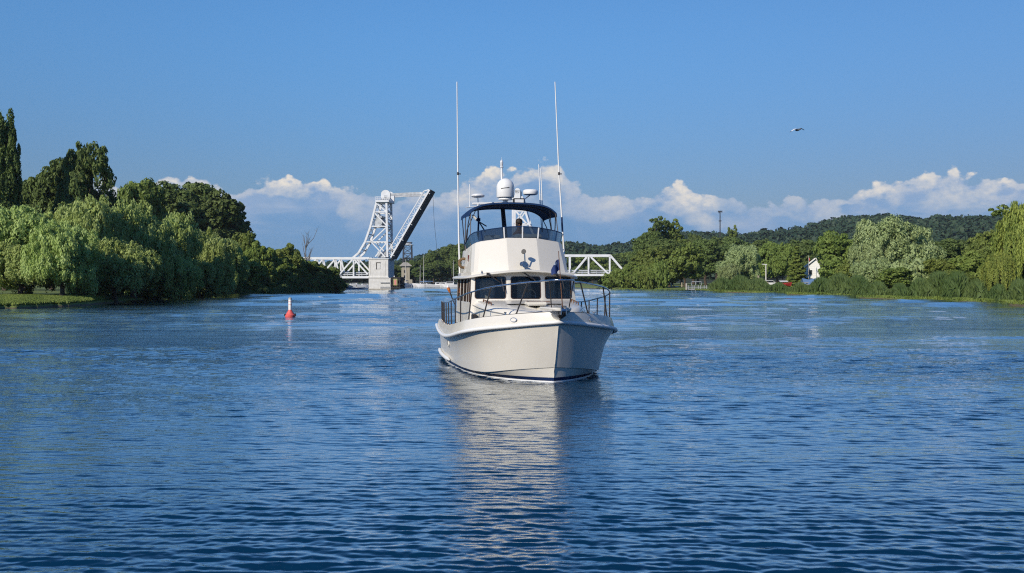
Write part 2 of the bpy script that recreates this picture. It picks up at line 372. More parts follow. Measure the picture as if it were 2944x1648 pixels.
# ---------------------------------------------------------------- foliage
def leafmat(name, ca, cb, trans=.25, rough=.6):
    m = bpy.data.materials.new(name); m.use_nodes = True; T = NT(m.node_tree)
    at = T.n('ShaderNodeAttribute', attribute_name='rnd'); s = T.n('ShaderNodeSeparateColor', i_0=at.outputs['Color'])
    oi = T.n('ShaderNodeObjectInfo').outputs['Random']
    k = T.m('ADD', T.m('MULTIPLY', s.outputs[0], .62), T.m('MULTIPLY', s.outputs[1], .38))
    c = T.mix(k, (*ca, 1), (*cb, 1))
    hs = T.n('ShaderNodeHueSaturation', i_Color=c); T.put(hs, 'Value', T.m('ADD', .88, T.m('MULTIPLY', oi, .24))); T.put(hs, 'Hue', T.m('ADD', .49, T.m('MULTIPLY', oi, .018)))
    d = T.n('ShaderNodeBsdfPrincipled', i_Roughness=rough, i_Base_Color=hs.outputs[0]); d.inputs['Specular IOR Level'].default_value = .25
    tr = T.n('ShaderNodeBsdfTranslucent', i_Color=hs.outputs[0])
    mx = T.n('ShaderNodeMixShader', i_0=trans, i_1=d, i_2=tr)
    T.n('ShaderNodeOutputMaterial', i_Surface=mx); return m
LM = {
 'willow': leafmat('willow_leaf', (.32, .41, .10), (.48, .58, .22), .38),
 'dark': leafmat('dark_leaf', (.09, .14, .04), (.17, .23, .065), .3),
 'green': leafmat('green_leaf', (.125, .185, .04), (.235, .30, .068), .32),
 'yellow': leafmat('yellow_green_leaf', (.14, .20, .04), (.245, .305, .068), .32),
 'pale': leafmat('pale_leaf', (.30, .38, .15), (.42, .50, .24), .35),
 'weep': leafmat('weeping_leaf', (.13, .20, .04), (.40, .46, .10), .3),
 'pine': leafmat('pine_needle', (.03, .06, .025), (.06, .10, .04), .1),
 'far': leafmat('far_leaf', (.022, .050, .028), (.048, .082, .038), .1),
 'reed': leafmat('reed_blade', (.09, .165, .045), (.15, .225, .07), .35),
}
BARK = pmat('bark', (.09, .065, .045), .9, var=.4, vscale=6, bump=.5, bscale=10)
GBARK = pmat('bleached_bark', (.16, .15, .14), .9, var=.3, vscale=6)
def unit(v): return v/np.maximum(np.linalg.norm(v, axis=-1, keepdims=True), 1e-9)
def leafquads(P, N, Lx, Ly, rs, tdir=None):
    """quads at P with normals N, half sizes Lx, Ly; tdir = preferred long axis"""
    n = len(P); N = unit(N)
    t = rs.normal(size=(n, 3)) if tdir is None else tdir+rs.normal(size=(n, 3))*.25
    a = unit(t-N*(t*N).sum(1, keepdims=True)); b = np.cross(N, a)
    a = a*Ly[:, None]; b = b*Lx[:, None]
    bend = N*(Ly*.25)[:, None]
    V = np.stack([P-a-bend, P+b*.9, P+a-bend, P-b], 1)
    return V.reshape(-1, 3)
def setrnd(me, clr):
    at = me.color_attributes.new('rnd', 'FLOAT_COLOR', 'POINT'); at.data.foreach_set('color', np.ascontiguousarray(clr, np.float32).ravel())
def crown_mesh(name, lobes, nclump, perc, cr, leaf, seed, mat, style='leaf', flat=.75, core=.12, lump=1.0):
    """lobes: (x,y,z,rx,ry,rz).  Clumps sit on the lobes' shells, leaves on the clumps."""
    rs = np.random.RandomState(seed); L = np.array(lobes, float)
    area = (L[:, 3]*L[:, 5]+L[:, 4]*L[:, 5]+L[:, 3]*L[:, 4]); p = area/area.sum()
    li = rs.choice(len(L), nclump, p=p); d = unit(rs.normal(size=(nclump, 3)))
    d[:, 2] = np.where(d[:, 2] < -.55, -d[:, 2]*.6, d[:, 2]); d = unit(d)
    k = rs.uniform(.62, 1.03, nclump)**.6; out_ = rs.uniform(0, 1, nclump) < .14; k = np.where(out_, rs.uniform(1.03, 1.17, nclump), k)
    C = L[li, :3]+d*L[li, 3:]*k[:, None]
    R = cr*rs.uniform(.6, 1.35, nclump)*np.where(out_, .6, 1.0)
    cval = rs.uniform(0, 1, nclump)
    ci = np.repeat(np.arange(nclump), perc); n = len(ci)
    ld = unit(rs.normal(size=(n, 3))+unit(d[ci]+np.array([0, 0, .5]))*.55)
    q = rs.uniform(.74, 1.06, n)
    if style == 'leaf':
        P = C[ci]+ld*(R[ci]*q)[:, None]*np.array([1, 1, flat]); N = ld+rs.normal(size=(n, 3))*.42; td = None
        sx = leaf*rs.uniform(.55, 1.25, n); sy = sx*rs.uniform(1.0, 1.7, n)
    elif style == 'droop':
        P = C[ci]+ld*(R[ci]*q)[:, None]*np.array([.85, .85, 1.0])
        P[:, 2] -= rs.uniform(0, 1, n)**1.6*R[ci]*1.0
        N = ld*np.array([1, 1, .8])+rs.normal(size=(n, 3))*.36; td = np.array([0, 0, -1.0])+ld*np.array([.8, .8, 0])
        sx = leaf*rs.uniform(.45, .9, n); sy = leaf*rs.uniform(1.0, 1.9, n)
    elif style == 'up':
        P = C[ci]+ld*(R[ci]*q)[:, None]*np.array([.6, .6, 2.0]); N = ld*np.array([1, 1, .3])+rs.normal(size=(n, 3))*.5; td = np.array([0, 0, 1.0])+ld*.3
        sx = leaf*rs.uniform(.5, .9, n); sy = leaf*rs.uniform(1.2, 2.0, n)
    nc = int(n*core)
    if nc:
        lc = rs.choice(len(L), nc, p=p); Pc = L[lc, :3]+unit(rs.normal(size=(nc, 3)))*L[lc, 3:]*(rs.uniform(.0, .72, nc)**.5)[:, None]
        P = np.concatenate([P, Pc]); N = np.concatenate([N, rs.normal(size=(nc, 3))]); sx = np.concatenate([sx, np.full(nc, leaf*1.9)]); sy = np.concatenate([sy, np.full(nc, leaf*2.0)])
        ci = np.concatenate([ci, rs.randint(0, nclump, nc)])
    V = leafquads(P, N, sx, sy, rs, None if td is None else np.concatenate([td*np.ones((n, 3)), rs.normal(size=(nc, 3))]) if nc else td)
    me = npmesh(name, V, np.arange(len(V)).reshape(-1, 4)); me.materials.append(mat)
    c = np.zeros((len(P), 4)); c[:, 0] = cval[ci]; c[:, 1] = rs.uniform(0, 1, len(P)); c[:, 3] = 1
    setrnd(me, np.repeat(c, 4, 0)); return me
def trunk_mb(h, r, lobes, seed, lean=0.0, nb=7):
    rs = random.Random(seed); m = MB(); pts = [(lean*h*(i/5)**2+rs.uniform(-.03, .03)*h*(i > 0), rs.uniform(-.02, .02)*h*(i > 0), h*i/5-.4*(i == 0)) for i in range(6)]
    m.tube(pts, [r*(1.35 if i == 0 else 1-.15*i) for i in range(6)], 9)
    for k in range(nb):
        i = rs.randint(1, 4); a = Vector(pts[i]); lb = lobes[k % len(lobes)]
        e = Vector(lb[:3])+Vector((rs.uniform(-.5, .5)*lb[3], rs.uniform(-.5, .5)*lb[4], rs.uniform(-.2, .6)*lb[5]))
        mid = (a+e)/2+Vector((0, 0, .06*h))
        m.tube([a, a.lerp(mid, .5)+Vector((0, 0, .02*h)), mid, e], [r*.45, r*.33, r*.22, r*.07], 6)
    return m
def lobeset(seed, n, W, H0, H1, rl=.42, top=1.0):
    """n ellipsoid lobes filling a crown of half width W between heights H0 and H1 (unit: metres)"""
    rs = np.random.RandomState(seed); out = []; Hc = (H0+H1)/2; Hr = (H1-H0)/2
    out.append((0, 0, Hc, W*.72, W*.72, Hr*.85))
    for i in range(n):
        a = i*2.4+rs.uniform(-.4, .4); zz = rs.uniform(-.75, .85); rr_ = W*.62*math.sqrt(max(0, 1-zz*zz*.75))
        s = W*rl*rs.uniform(.75, 1.2)
        out.append((rr_*math.cos(a), rr_*math.sin(a), Hc+zz*(Hr-s*.7)*top, s, s, s*rs.uniform(.75, 1.05)))
    return out
PROTO = {}
def proto(key, lobes, nclump, perc, cr, leaf, seed, mat, style='leaf', th=None, tr=.35, **kw):
    me = crown_mesh('crown_'+key, lobes, nclump, perc, cr, leaf, seed, LM[mat], style, **kw)
    H = max(l[2]+l[5] for l in lobes)
    tm = trunk_mb(th or H*.7, tr, lobes, seed); to = tm.build('trunk', BARK, None, 40); tme = to.data; bpy.data.objects.remove(to)
    co = np.empty(len(me.vertices)*3, np.float32); me.vertices.foreach_get('co', co); co = co.reshape(-1, 3)
    PROTO[key] = (me, tme, float(np.percentile(co[:, 2], 99.7)), float(np.percentile(np.abs(co[:, :2]), 97)))
W_ = lambda s: lobeset(s, 13, 7.0, .8, 12.0, .42)
for i, s in enumerate((11, 12, 13, 14)):
    proto('willow%d' % i, W_(s), 330, 120, 1.05, .17, s, 'willow', 'droop', tr=.5, th=7)
for i, s in enumerate((21, 22, 23)):
    proto('dark%d' % i, lobeset(s, 14, 6.5, 3.0, 18.0, .36), 330, 90, 1.15, .24, s, 'dark', tr=.45, core=.10)
for i, s in enumerate((31, 32, 33)):
    proto('green%d' % i, lobeset(s, 11, 5.0, 1.2, 11.0, .42), 230, 80, 1.0, .22, s, 'green', tr=.3)
for i, s in enumerate((41, 42)):
    proto('yellow%d' % i, lobeset(s, 9, 3.6, .3, 8.0, .42), 150, 90, .8, .19, s, 'yellow', tr=.2)
for i, s in enumerate((51, 52)):
    proto('pale%d' % i, lobeset(s, 13, 6.5, 1.0, 12.5, .40), 330, 130, 1.0, .15, s, 'pale', 'droop', tr=.4)
rs_ = np.random.RandomState(3)
pop = [(rs_.uniform(-.7, .7), rs_.uniform(-.7, .7), z, 1.2+1.5*math.sin(min(1, z/14)*math.pi*.6)*(1-max(0, z-12)/15), 1.2+1.5*math.sin(min(1, z/14)*math.pi*.6)*(1-max(0, z-12)/15), 2.6) for z in np.arange(3, 23.6, 1.3)]
proto('poplar0', pop, 300, 90, .75, .20, 61, 'dark', 'up', th=22, tr=.4)
for i, s in enumerate((71, 72)):
    rs_ = np.random.RandomState(s)
    rag = [(rs_.uniform(-3.2, 3.2), rs_.uniform(-3.2, 3.2), z, 3.0*(1.15-z/32), 3.0*(1.15-z/32), 2.0) for z in np.arange(1.5, 21, .7)]
    proto('ragged%d' % i, rag, 360, 60, .75, .22, s, 'green' if i else 'dark', 'leaf', th=20, tr=.35, core=.04)
opn = lobeset(77, 16, 5.5, 6.0, 19.0, .30)
proto('open0', opn[1:], 170, 34, .85, .22, 77, 'dark', tr=.4, core=.0)
for i, s in enumerate((81, 82)):
    con = [(0, 0, z, .35+2.9*(1-z/13.5), .35+2.9*(1-z/13.5), .9) for z in np.arange(1, 13, .9)]
    proto('pine%d' % i, con, 170, 60, .55, .18, s, 'pine' if i == 0 else 'yellow', 'leaf', flat=.5, th=12, tr=.2)
for i, s in enumerate((91, 92, 93)):
    proto('shrub%d' % i, lobeset(s, 7, 2.6, -.4, 3.6, .5), 90, 80, .65, .15, s, ('green', 'dark', 'pale')[i], tr=.1, th=2)
for i, s in enumerate((101, 102)):
    proto('bank%d' % i, lobeset(s, 9, 4.5, -.6, 6.5, .48), 150, 90, .9, .20, s, 'dark' if i else 'green', tr=.2, th=3)
def wx(u, D): return (u-1472)/FPX*D
NT_ = [0]
TREECOUNT = 0
def tree(key, u, vtop, wpx, D, name, label, cat='tree', group=None, rz=None, base=None, trunk=True):
    """a tree standing on the bank: u, D place it, vtop and wpx give its height and spread"""
    cm, tm, H, W = PROTO[key]; NT_[0] += 1; r = random.Random(NT_[0]*7+1)
    X, Y = wx(u, D), D; g = float(ground_z(np.array(X), np.array(Y))) if base is None else base
    hgt = (HOR-vtop)/FPX*D+CAMH-g; sx = (wpx/FPX*D)/2/W; sz = hgt/H
    o = empty(name, (X, Y, g-.15), r.uniform(0, 6.28) if rz is None else rz, (sx, sx, sz)); tag(o, label, cat, group)
    c = bpy.data.objects.new('crown', cm); COL.objects.link(c); c.parent = o
    if trunk:
        t = bpy.data.objects.new('trunk', tm); COL.objects.link(t); t.parent = o
    return o

ORD = ['', 'second ', 'third ', 'fourth ', 'fifth ', 'sixth ', 'seventh ', 'eighth ', 'ninth ', 'tenth ', 'eleventh ', 'twelfth ', 'thirteenth ', 'fourteenth ', 'fifteenth ', 'sixteenth ', 'seventeenth ', 'eighteenth ', 'nineteenth ', 'twentieth ']
def nth(i): return ('first ' if i == 0 else ORD[i]) if i < 20 else 'twenty-'+(('first ' if i == 20 else ORD[i-20]))
# ---------------------------------------------------------------- bascule bridge
BTH = math.radians(-5); BX0, BY0 = wx(1060, 310), 310.0; K = 2862/310.0
BR = Matrix.Translation((BX0, BY0, 0)) @ Matrix.Rotation(BTH, 4, 'Z')
def bxz(u, v, dep=1.0):
    """photo column/row -> bridge x, height, for the truss plane dep metres behind the front face"""
    k = (u-1472)/FPX; c_, s_ = math.cos(BTH), math.sin(BTH)
    xx = (k*(BY0+dep*c_)-BX0+dep*s_)/(c_-k*s_); Yw = BY0+xx*s_+dep*c_
    return xx, CAMH+(HOR-v)/FPX*Yw
BW = pmat('bridge_paint', (.74, .76, .78), .5, var=.14, vscale=.6)
BWD = pmat('bridge_paint_grey', (.50, .53, .56), .6, var=.3, vscale=1.0)
CONC = pmat('painted_concrete', (.70, .69, .65), .85, var=.16, vscale=1.1, bump=.2, bscale=8)
CONC2 = pmat('stained_concrete', (.42, .39, .33), .9, var=.3, vscale=2)
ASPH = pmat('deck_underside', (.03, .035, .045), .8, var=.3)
DARKW = pmat('dark_timber', (.03, .028, .026), .85, var=.4, vscale=3)
def z5(x, y): return (860+x/4.241, 520+y/4.241)
def z8(x, y): return (1580+x/3.578, 560+y/3.578)
def mem(m, pts, conv, deps=(1.0, 8.0), w=.45, name=None, mat=None, par=None):
    for dep in deps:
        if name: m = MB()
        P = []
        for p in pts: xx, zz = bxz(*conv(*p), dep=1.0); P.append((xx, dep, zz))
        for a, b_ in zip(P[:-1], P[1:]): m.bar(a, b_, w, w)
        if name: m.build(name, mat or BW, par)
def bempty(name, lb, cat, group=None):
    e = empty(name); e.matrix_world = BR; return tag(e, lb, cat, group)
# pier under the left tower
pr = bempty('bridge_pier', 'white concrete pier carrying the left lattice tower', 'bridge pier')
x1 = bxz(1116, 800, 0)[0]; x2 = bxz(1123, 800, 0)[0]; zt = bxz(1060, 743, 0)[1]; zs = bxz(1060, 798, 0)[1]
m = MB(); m.box(0, x2, 0, 9.3, -1.5, zs-.15)
m.build('pier_base', CONC, pr, None, .06)
m = MB(); m.box(.0, x1, .05, 9.2, zs, zt-.3); m.box(-.25, x1+.25, -.2, 9.4, zs-.15, zs+.12); m.box(-.15, x1+.2, -.12, 9.35, zt-.3, zt)
m.box(.55, .62, .0, .05, zs+.6, zt-.9); m.box(x1-.9, x1-.83, 0, .05, zs+.6, zt-.9)
m.build('pier_shaft', CONC, pr, None, .04)
m = MB(); a = bxz(*z5(948, 1075), dep=0); b_ = bxz(*z5(988, 1003), dep=0); m.box(a[0], b_[0], -.05, .05, a[1], b_[1]); wi = m.build('window', CONC, pr)
m = MB(); m.box(a[0]-.22, a[0], -.10, .05, a[1]-.1, b_[1]+.22); m.box(a[0], b_[0]+.1, -.10, .05, b_[1], b_[1]+.22); m.build('window_edging', DARKW, wi)  # dark strips at left and top paint the shadow inside the recess
m = MB(); m.box(-.06, x2+.06, -.25, -.0, -.5, .35); m.build('footing', CONC2, pr)
m = MB(); m.box(3.7, x2+.1, -.05, -.0, .35, .95); m.box(3.8, x2-.4, -.22, -.0, 2.0, 2.35); m.build('ledge', pmat('ledge_grey', (.35, .36, .36), .8, var=.3), pr)
# lattice tower
tw = bempty('bridge_tower', 'white steel lattice tower of the raised bascule bridge', 'bridge tower')
mem(None, [(1066, 262), (1072, 600), (1077, 930)], z5, w=.62, name='leg', par=tw); mem(None, [(946, 255), (900, 440), (868, 565), (805, 745), (725, 880), (650, 945)], z5, w=.60, name='leg', par=tw)
for p in ([(940, 262), (1080, 262)], [(912, 380), (1062, 380)], [(870, 556), (1068, 556)], [(800, 745), (1075, 745)], [(950, 280), (1058, 372)], [(920, 392), (1062, 540)], [(1058, 572), (880, 742)],
          [(882, 748), (1052, 930)], [(1062, 762), (930, 925)]): mem(None, p, z5, w=.36, name='brace', par=tw)
m = MB()
for fr in (262, 380, 470, 556, 650, 745, 840):       # cross bracing between the two faces of the tower
    for side in (1069, None):
        xx = side or float(np.interp(fr, [255, 440, 565, 745, 880, 945], [946, 900, 868, 805, 725, 650]))
        bx, bz = bxz(*z5(xx, fr)); m.bar((bx, 1, bz), (bx, 8, bz), .28, .3)
        bx2, bz2 = bxz(*z5(xx+3 if side else float(np.interp(fr+85, [255, 440, 565, 745, 880, 945], [946, 900, 868, 805, 725, 650])), fr+85))
        m.bar((bx, 1, bz), (bx2, 8, bz2), .16, .16); m.bar((bx, 8, bz), (bx2, 1, bz2), .16, .16)
m.build('cross_brace', BWD, tw)  # greyer paint puts the shade of the tower's side face into the bracing
m = MB(); a = bxz(*z5(945, 248)); b_ = bxz(*z5(1088, 248)); m.box(a[0]-.2, b_[0]+.3, .2, 8.8, a[1]-.35, a[1]+.25)
for i in range(7):
    xx = a[0]-.1+(b_[0]-a[0]+.3)*i/6; m.bar((xx, .3, a[1]+.2), (xx, .3, a[1]+1.3), .09)
m.bar((a[0]-.1, .3, a[1]+1.3), (b_[0]+.2, .3, a[1]+1.3), .09); m.bar((a[0]-.1, .3, a[1]+.8), (b_[0]+.2, .3, a[1]+.8), .06); m.build('platform', BW, tw)
a = bxz(*z5(1000, 235)); b_ = bxz(*z5(1112, 112)); cx = (a[0]+b_[0])/2; R_h = (b_[0]-a[0])/2
for y0, y1 in ((.9, 1.9), (7.0, 8.0)):
    m = MB()
    prof = [(cx-R_h, a[1]), (cx+R_h, a[1])]+[(cx+R_h*math.cos(t), b_[1]-R_h*.9+R_h*.9*math.sin(t)) for t in np.linspace(0, math.pi, 12)]
    n_ = len(prof); m.add([(p[0], y0, p[1]) for p in prof]+[(p[0], y1, p[1]) for p in prof], [tuple(range(n_)), tuple(reversed(range(n_, 2*n_)))]+[(i, (i+1) % n_, n_+(i+1) % n_, n_+i) for i in range(n_)])
    sh_ = m.build('sheave_housing', BW, tw)
m = MB(); m.box(cx-.5, cx+.45, .82, .9, a[1]+.5, a[1]+1.5); m.box(cx-R_h-.1, cx+R_h+.1, .75, .9, a[1]+.05, a[1]+.2); m.box(cx-.3, cx+.3, 1.9, 7, a[1]+.7, a[1]+1.1); m.build('shaft_cover', BWD, sh_)
m = MB(); p = bxz(*z5(965, 500)); m.lathe([(1.25, -3.0), (1.25, 3.0)], (p[0]-.1, 4.5, p[1]), 20, M=Matrix.Rotation(math.pi/2, 4, 'X')); m.box(p[0]-1.2, p[0]+1.0, 1.6, 7.4, p[1]-1.5, p[1]-.9); m.box(p[0]-1.2, p[0]+1.0, 1.6, 7.4, p[1]+1.3, p[1]+1.9)
m.build('operating_drum', BWD, tw)
m = MB(); p = bxz(*z5(985, 900)); m.box(p[0]-1.0, p[0]+1.6, 2, 7, p[1]-.9, p[1]+1.0); m.build('machinery_house', BWD, tw)
# link strut and raised leaf
lf = bempty('bridge_leaf', 'raised roadway leaf of the bascule bridge, dark deck underside to the right', 'bridge leaf')
al = math.atan2(930-120, 1580-1110); b0 = bxz(*z5(1118, 935)); b1 = bxz(*z5(1590, 112)); LL = math.hypot(b1[0]-b0[0], b1[1]-b0[1])
ux, uz = (b1[0]-b0[0])/LL, (b1[1]-b0[1])/LL; nx_, nz_ = -uz, ux
def lp(s, q, yy): return (b0[0]+ux*s+nx_*q, yy, b0[1]+uz*s+nz_*q)
for yy in (1.0, 8.0):
    m = MB(); m.bar(lp(0, 0, yy), lp(LL, 0, yy), .5, .8, up=(0, 1, 0)); m.bar(lp(.8, 1.75, yy), lp(LL-1.2, 1.35, yy), .25, .3, up=(0, 1, 0)); m.bar(lp(LL-1.2, 1.35, yy), lp(LL, .2, yy), .25, .3)
    m.build('girder', BW, lf)
for yy in (1.0, 8.0):
    m = MB()
    for i in range(13):
        s = .8+(LL-2.4)*i/12; m.bar(lp(s, 0, yy), lp(s, 1.6, yy), .14)
        if i < 12: m.bar(lp(s, 1.6 if i % 2 else 0, yy), lp(s+(LL-2.4)/12, 0 if i % 2 else 1.6, yy), .12)
    m.build('lattice', BW, lf)
m = MB(); q0, q1 = -.15, -.60
vs = [lp(-.3, q0, .9), lp(LL+.3, q0, .9), lp(LL+.3, q1, .9), lp(-.3, q1, .9), lp(-.3, q0, 8.1), lp(LL+.3, q0, 8.1), lp(LL+.3, q1, 8.1), lp(-.3, q1, 8.1)]
m.add(vs, [(0, 1, 2, 3), (4, 7, 6, 5), (0, 4, 5, 1), (3, 2, 6, 7), (0, 3, 7, 4), (1, 5, 6, 2)]); m.build('deck', ASPH, lf)
for i in range(5): s = 1+(LL-2)*i/4; m = MB(); m.bar(lp(s, .5, .8), lp(s, -.8, .8), .22); m.build('floor_beam', BWD, lf)
ls = tag(empty('link_strut'), 'long horizontal strut joining the tower top to the raised leaf', 'bridge strut'); ls.matrix_world = BR
a = bxz(*z5(1112, 168)); b_ = bxz(*z5(1485, 150))
for yy in (1.4, 7.6): m = MB(); m.bar((a[0], yy, a[1]), (b_[0], yy, b_[1]), .5, .75); m.build('beam', BWD, ls)
for yy in (1.4, 7.6):
    m = MB(); m.lathe([(.35, -.35), (.35, .35)], (b_[0], yy, b_[1]), 12, M=Matrix.Rotation(math.pi/2, 4, 'X')); m.build('pin', BW, ls)
m = MB(); a = bxz(*z5(1630, 160)); b_ = bxz(*z5(1676, 815)); m.tube([(a[0], 1.2, a[1]), ((a[0]*.55+b_[0]*.45)-.15, 1.2, a[1]*.5+b_[1]*.5), (b_[0], 1.2, b_[1]), (b_[0]+.2, 1.2, 4.4)], .05, 5)
cb = m.build('cable', DARKW); cb.matrix_world = BR; tag(cb, 'dark cable hanging from the tip of the raised leaf', 'cable')
# truss spans
def span(name, lb, top, bot, webs, deck, conv, cat='bridge span'):
    e = bempty(name, lb, cat); mem(None, top, conv, w=.62, name='top_chord', par=e)
    for p in webs: mem(None, p, conv, w=.46, name='web_member', par=e)
    m = MB(); a = bxz(*conv(*bot[0])); b_ = bxz(*conv(*bot[1])); zc = (a[1]+b_[1])/2
    m.box(a[0], b_[0], .75, 1.1, zc-.45, zc+.25); m.build('bottom_chord', BW, e); m = MB(); m.box(a[0], b_[0], 7.9, 8.25, zc-.45, zc+.25); m.build('bottom_chord', BW, e)
    m = MB(); m.box(a[0], b_[0], 1.12, 7.88, zc-.3, zc-.05); m.build('deck', CONC2, e)
    m = MB()
    n_ = max(3, int(abs(b_[0]-a[0])/2.2))
    for yy in (1.5, 7.5):
        for q in (.75, 1.3): m.bar((a[0], yy, zc+q), (b_[0], yy, zc+q), .10, .28)
        for i in range(n_+1): xx = a[0]+(b_[0]-a[0])*i/n_; m.bar((xx, yy, zc-.1), (xx, yy, zc+1.35), .12)
    m.build('guard_rail', BWD, e); return e
span('truss_span', 'white truss span between the left point and the pier', [(-220, 943), (855, 943)], [(-300, 1172), (850, 1172)],
     [[(655, 955), (485, 1150)], [(670, 955), (838, 1140)], [(665, 955), (665, 1165)], [(440, 955), (270, 1150)], [(440, 955), (440, 1165)], [(222, 955), (222, 1165)], [(210, 955), (50, 1150)], [(445, 955), (490, 1150)], [(222, 955), (268, 1150)]], True, z5)
e = span('truss_span', 'white truss span with sloping end post, right of the boat', [(-420, 625), (628, 625)], [(-420, 822), (790, 822)],
     [[(628, 625), (790, 812)], [(205, 632), (205, 818)], [(400, 632), (400, 818)], [(620, 632), (620, 818)], [(380, 640), (236, 815)], [(425, 640), (605, 815)], [(-10, 632), (-10, 818)], [(0, 640), (195, 815)], [(-30, 640), (-190, 815)], [(-200, 632), (-200, 818)]], True, z8)
m = MB(); a = bxz(*z8(790, 815)); m.box(a[0]+.1, a[0]+8, .6, 8.4, a[1]-.5, a[1]-.1); m.bar((a[0], 1, a[1]+.9), (a[0]+5, 1, a[1]+.9), .12, .5); m.bar((a[0], 8, a[1]+.9), (a[0]+5, 8, a[1]+.9), .12, .5); m.build('approach_deck', CONC, e)
# second tower, mostly behind the boat
tw2 = bempty('bridge_tower', 'second lattice tower seen through the boat canopy', 'bridge tower')
def z6(x, y): return (1280+x/4.8075, 440+y/4.8075)
mem(None, [(935, 560), (935, 1500)], z6, w=.62, name='leg', par=tw2); mem(None, [(1060, 600), (1120, 850), (1185, 1060), (1330, 1340), (1400, 1480)], z6, w=.6, name='leg', par=tw2)
for p in ([(935, 780), (1090, 780)], [(960, 790), (1140, 1000)], [(1080, 800), (950, 980)], [(935, 980), (1160, 980)], [(935, 1240), (1270, 1240)], [(935, 1000), (1260, 1240)], [(935, 640), (1070, 640)], [(1290, 1250), (940, 1450)]): mem(None, p, z6, w=.4, name='brace', par=tw2)
m = MB(); a = bxz(*z6(960, 600)); b_ = bxz(*z6(1035, 500)); m.box(a[0], b_[0], 1, 8, a[1]-1, b_[1]-.4); m.lathe([((b_[0]-a[0])/2, -3.5), ((b_[0]-a[0])/2, 3.5)], ((a[0]+b_[0])/2, 4.5, b_[1]-.5), 16, M=Matrix.Rotation(math.pi/2, 4, 'X')); m.build('sheave_housing', BW, tw2)
pr2 = bempty('bridge_pier', 'second concrete pier, almost hidden behind the boat', 'bridge pier')
a = bxz(1470, 745, 0); m = MB(); m.box(a[0], a[0]+6.4, 0, 9.3, -1.5, zs); m.box(a[0], a[0]+6, .05, 9.2, zs, zt); m.build('pier_shaft', CONC, pr2, None, .05)
pr3 = bempty('bridge_abutment', 'low grey concrete abutment under the right truss end', 'bridge abutment')
a = bxz(*z8(780, 830)); m = MB(); m.box(a[0]-.5, a[0]+2.5, .8, 8.2, -1, 4.0); m.build('wall', CONC2, pr3)
# dark timber fender beside the pier
fe = bempty('pier_fender', 'dark timber fender cluster on the right side of the pier', 'fender')
a = bxz(1126, 800, 0); b_ = bxz(1152, 800, 0); m = MB()
for i in range(4):
    for j in range(4): m.tube([(a[0]+.3+(b_[0]-a[0]-.6)*i/3, -.2+j*2.2, -1.5), (a[0]+.3+(b_[0]-a[0]-.6)*i/3, -.2+j*2.2, 3.6)], .2, 7)
m.build('pile', DARKW, fe)
m = MB(); m.box(a[0], b_[0], -.45, 7, 3.5, 3.95)
for zz in (.4, 1.4, 2.9): m.box(a[0], b_[0], -.5, -.38, zz, zz+.5); m.box(b_[0]-.12, b_[0]+.02, -.3, 7, zz, zz+.5)
m.build('waler', DARKW, fe)
m = MB(); p = bxz(*z5(1155, 1275), dep=0); q = bxz(*z5(1202, 1195), dep=0); m.box(p[0], q[0], -.62, -.55, p[1], q[1]); sg = m.build('sign_board', pmat('faded_sign', (.42, .40, .16), .7, var=.2), fe)
m = MB(); m.box(p[0]+.3, q[0]-.3, -.66, -.62, p[1]+.2, q[1]-.4); m.build('sign_mark', pmat('sign_pink', (.62, .22, .2), .7), sg)
m = MB(); m.lathe([(.16, 0), (.2, .15), (.12, .4)], (a[0]+.9, -.3, 3.95), 10); m.build('lamp', WHITEP, fe)

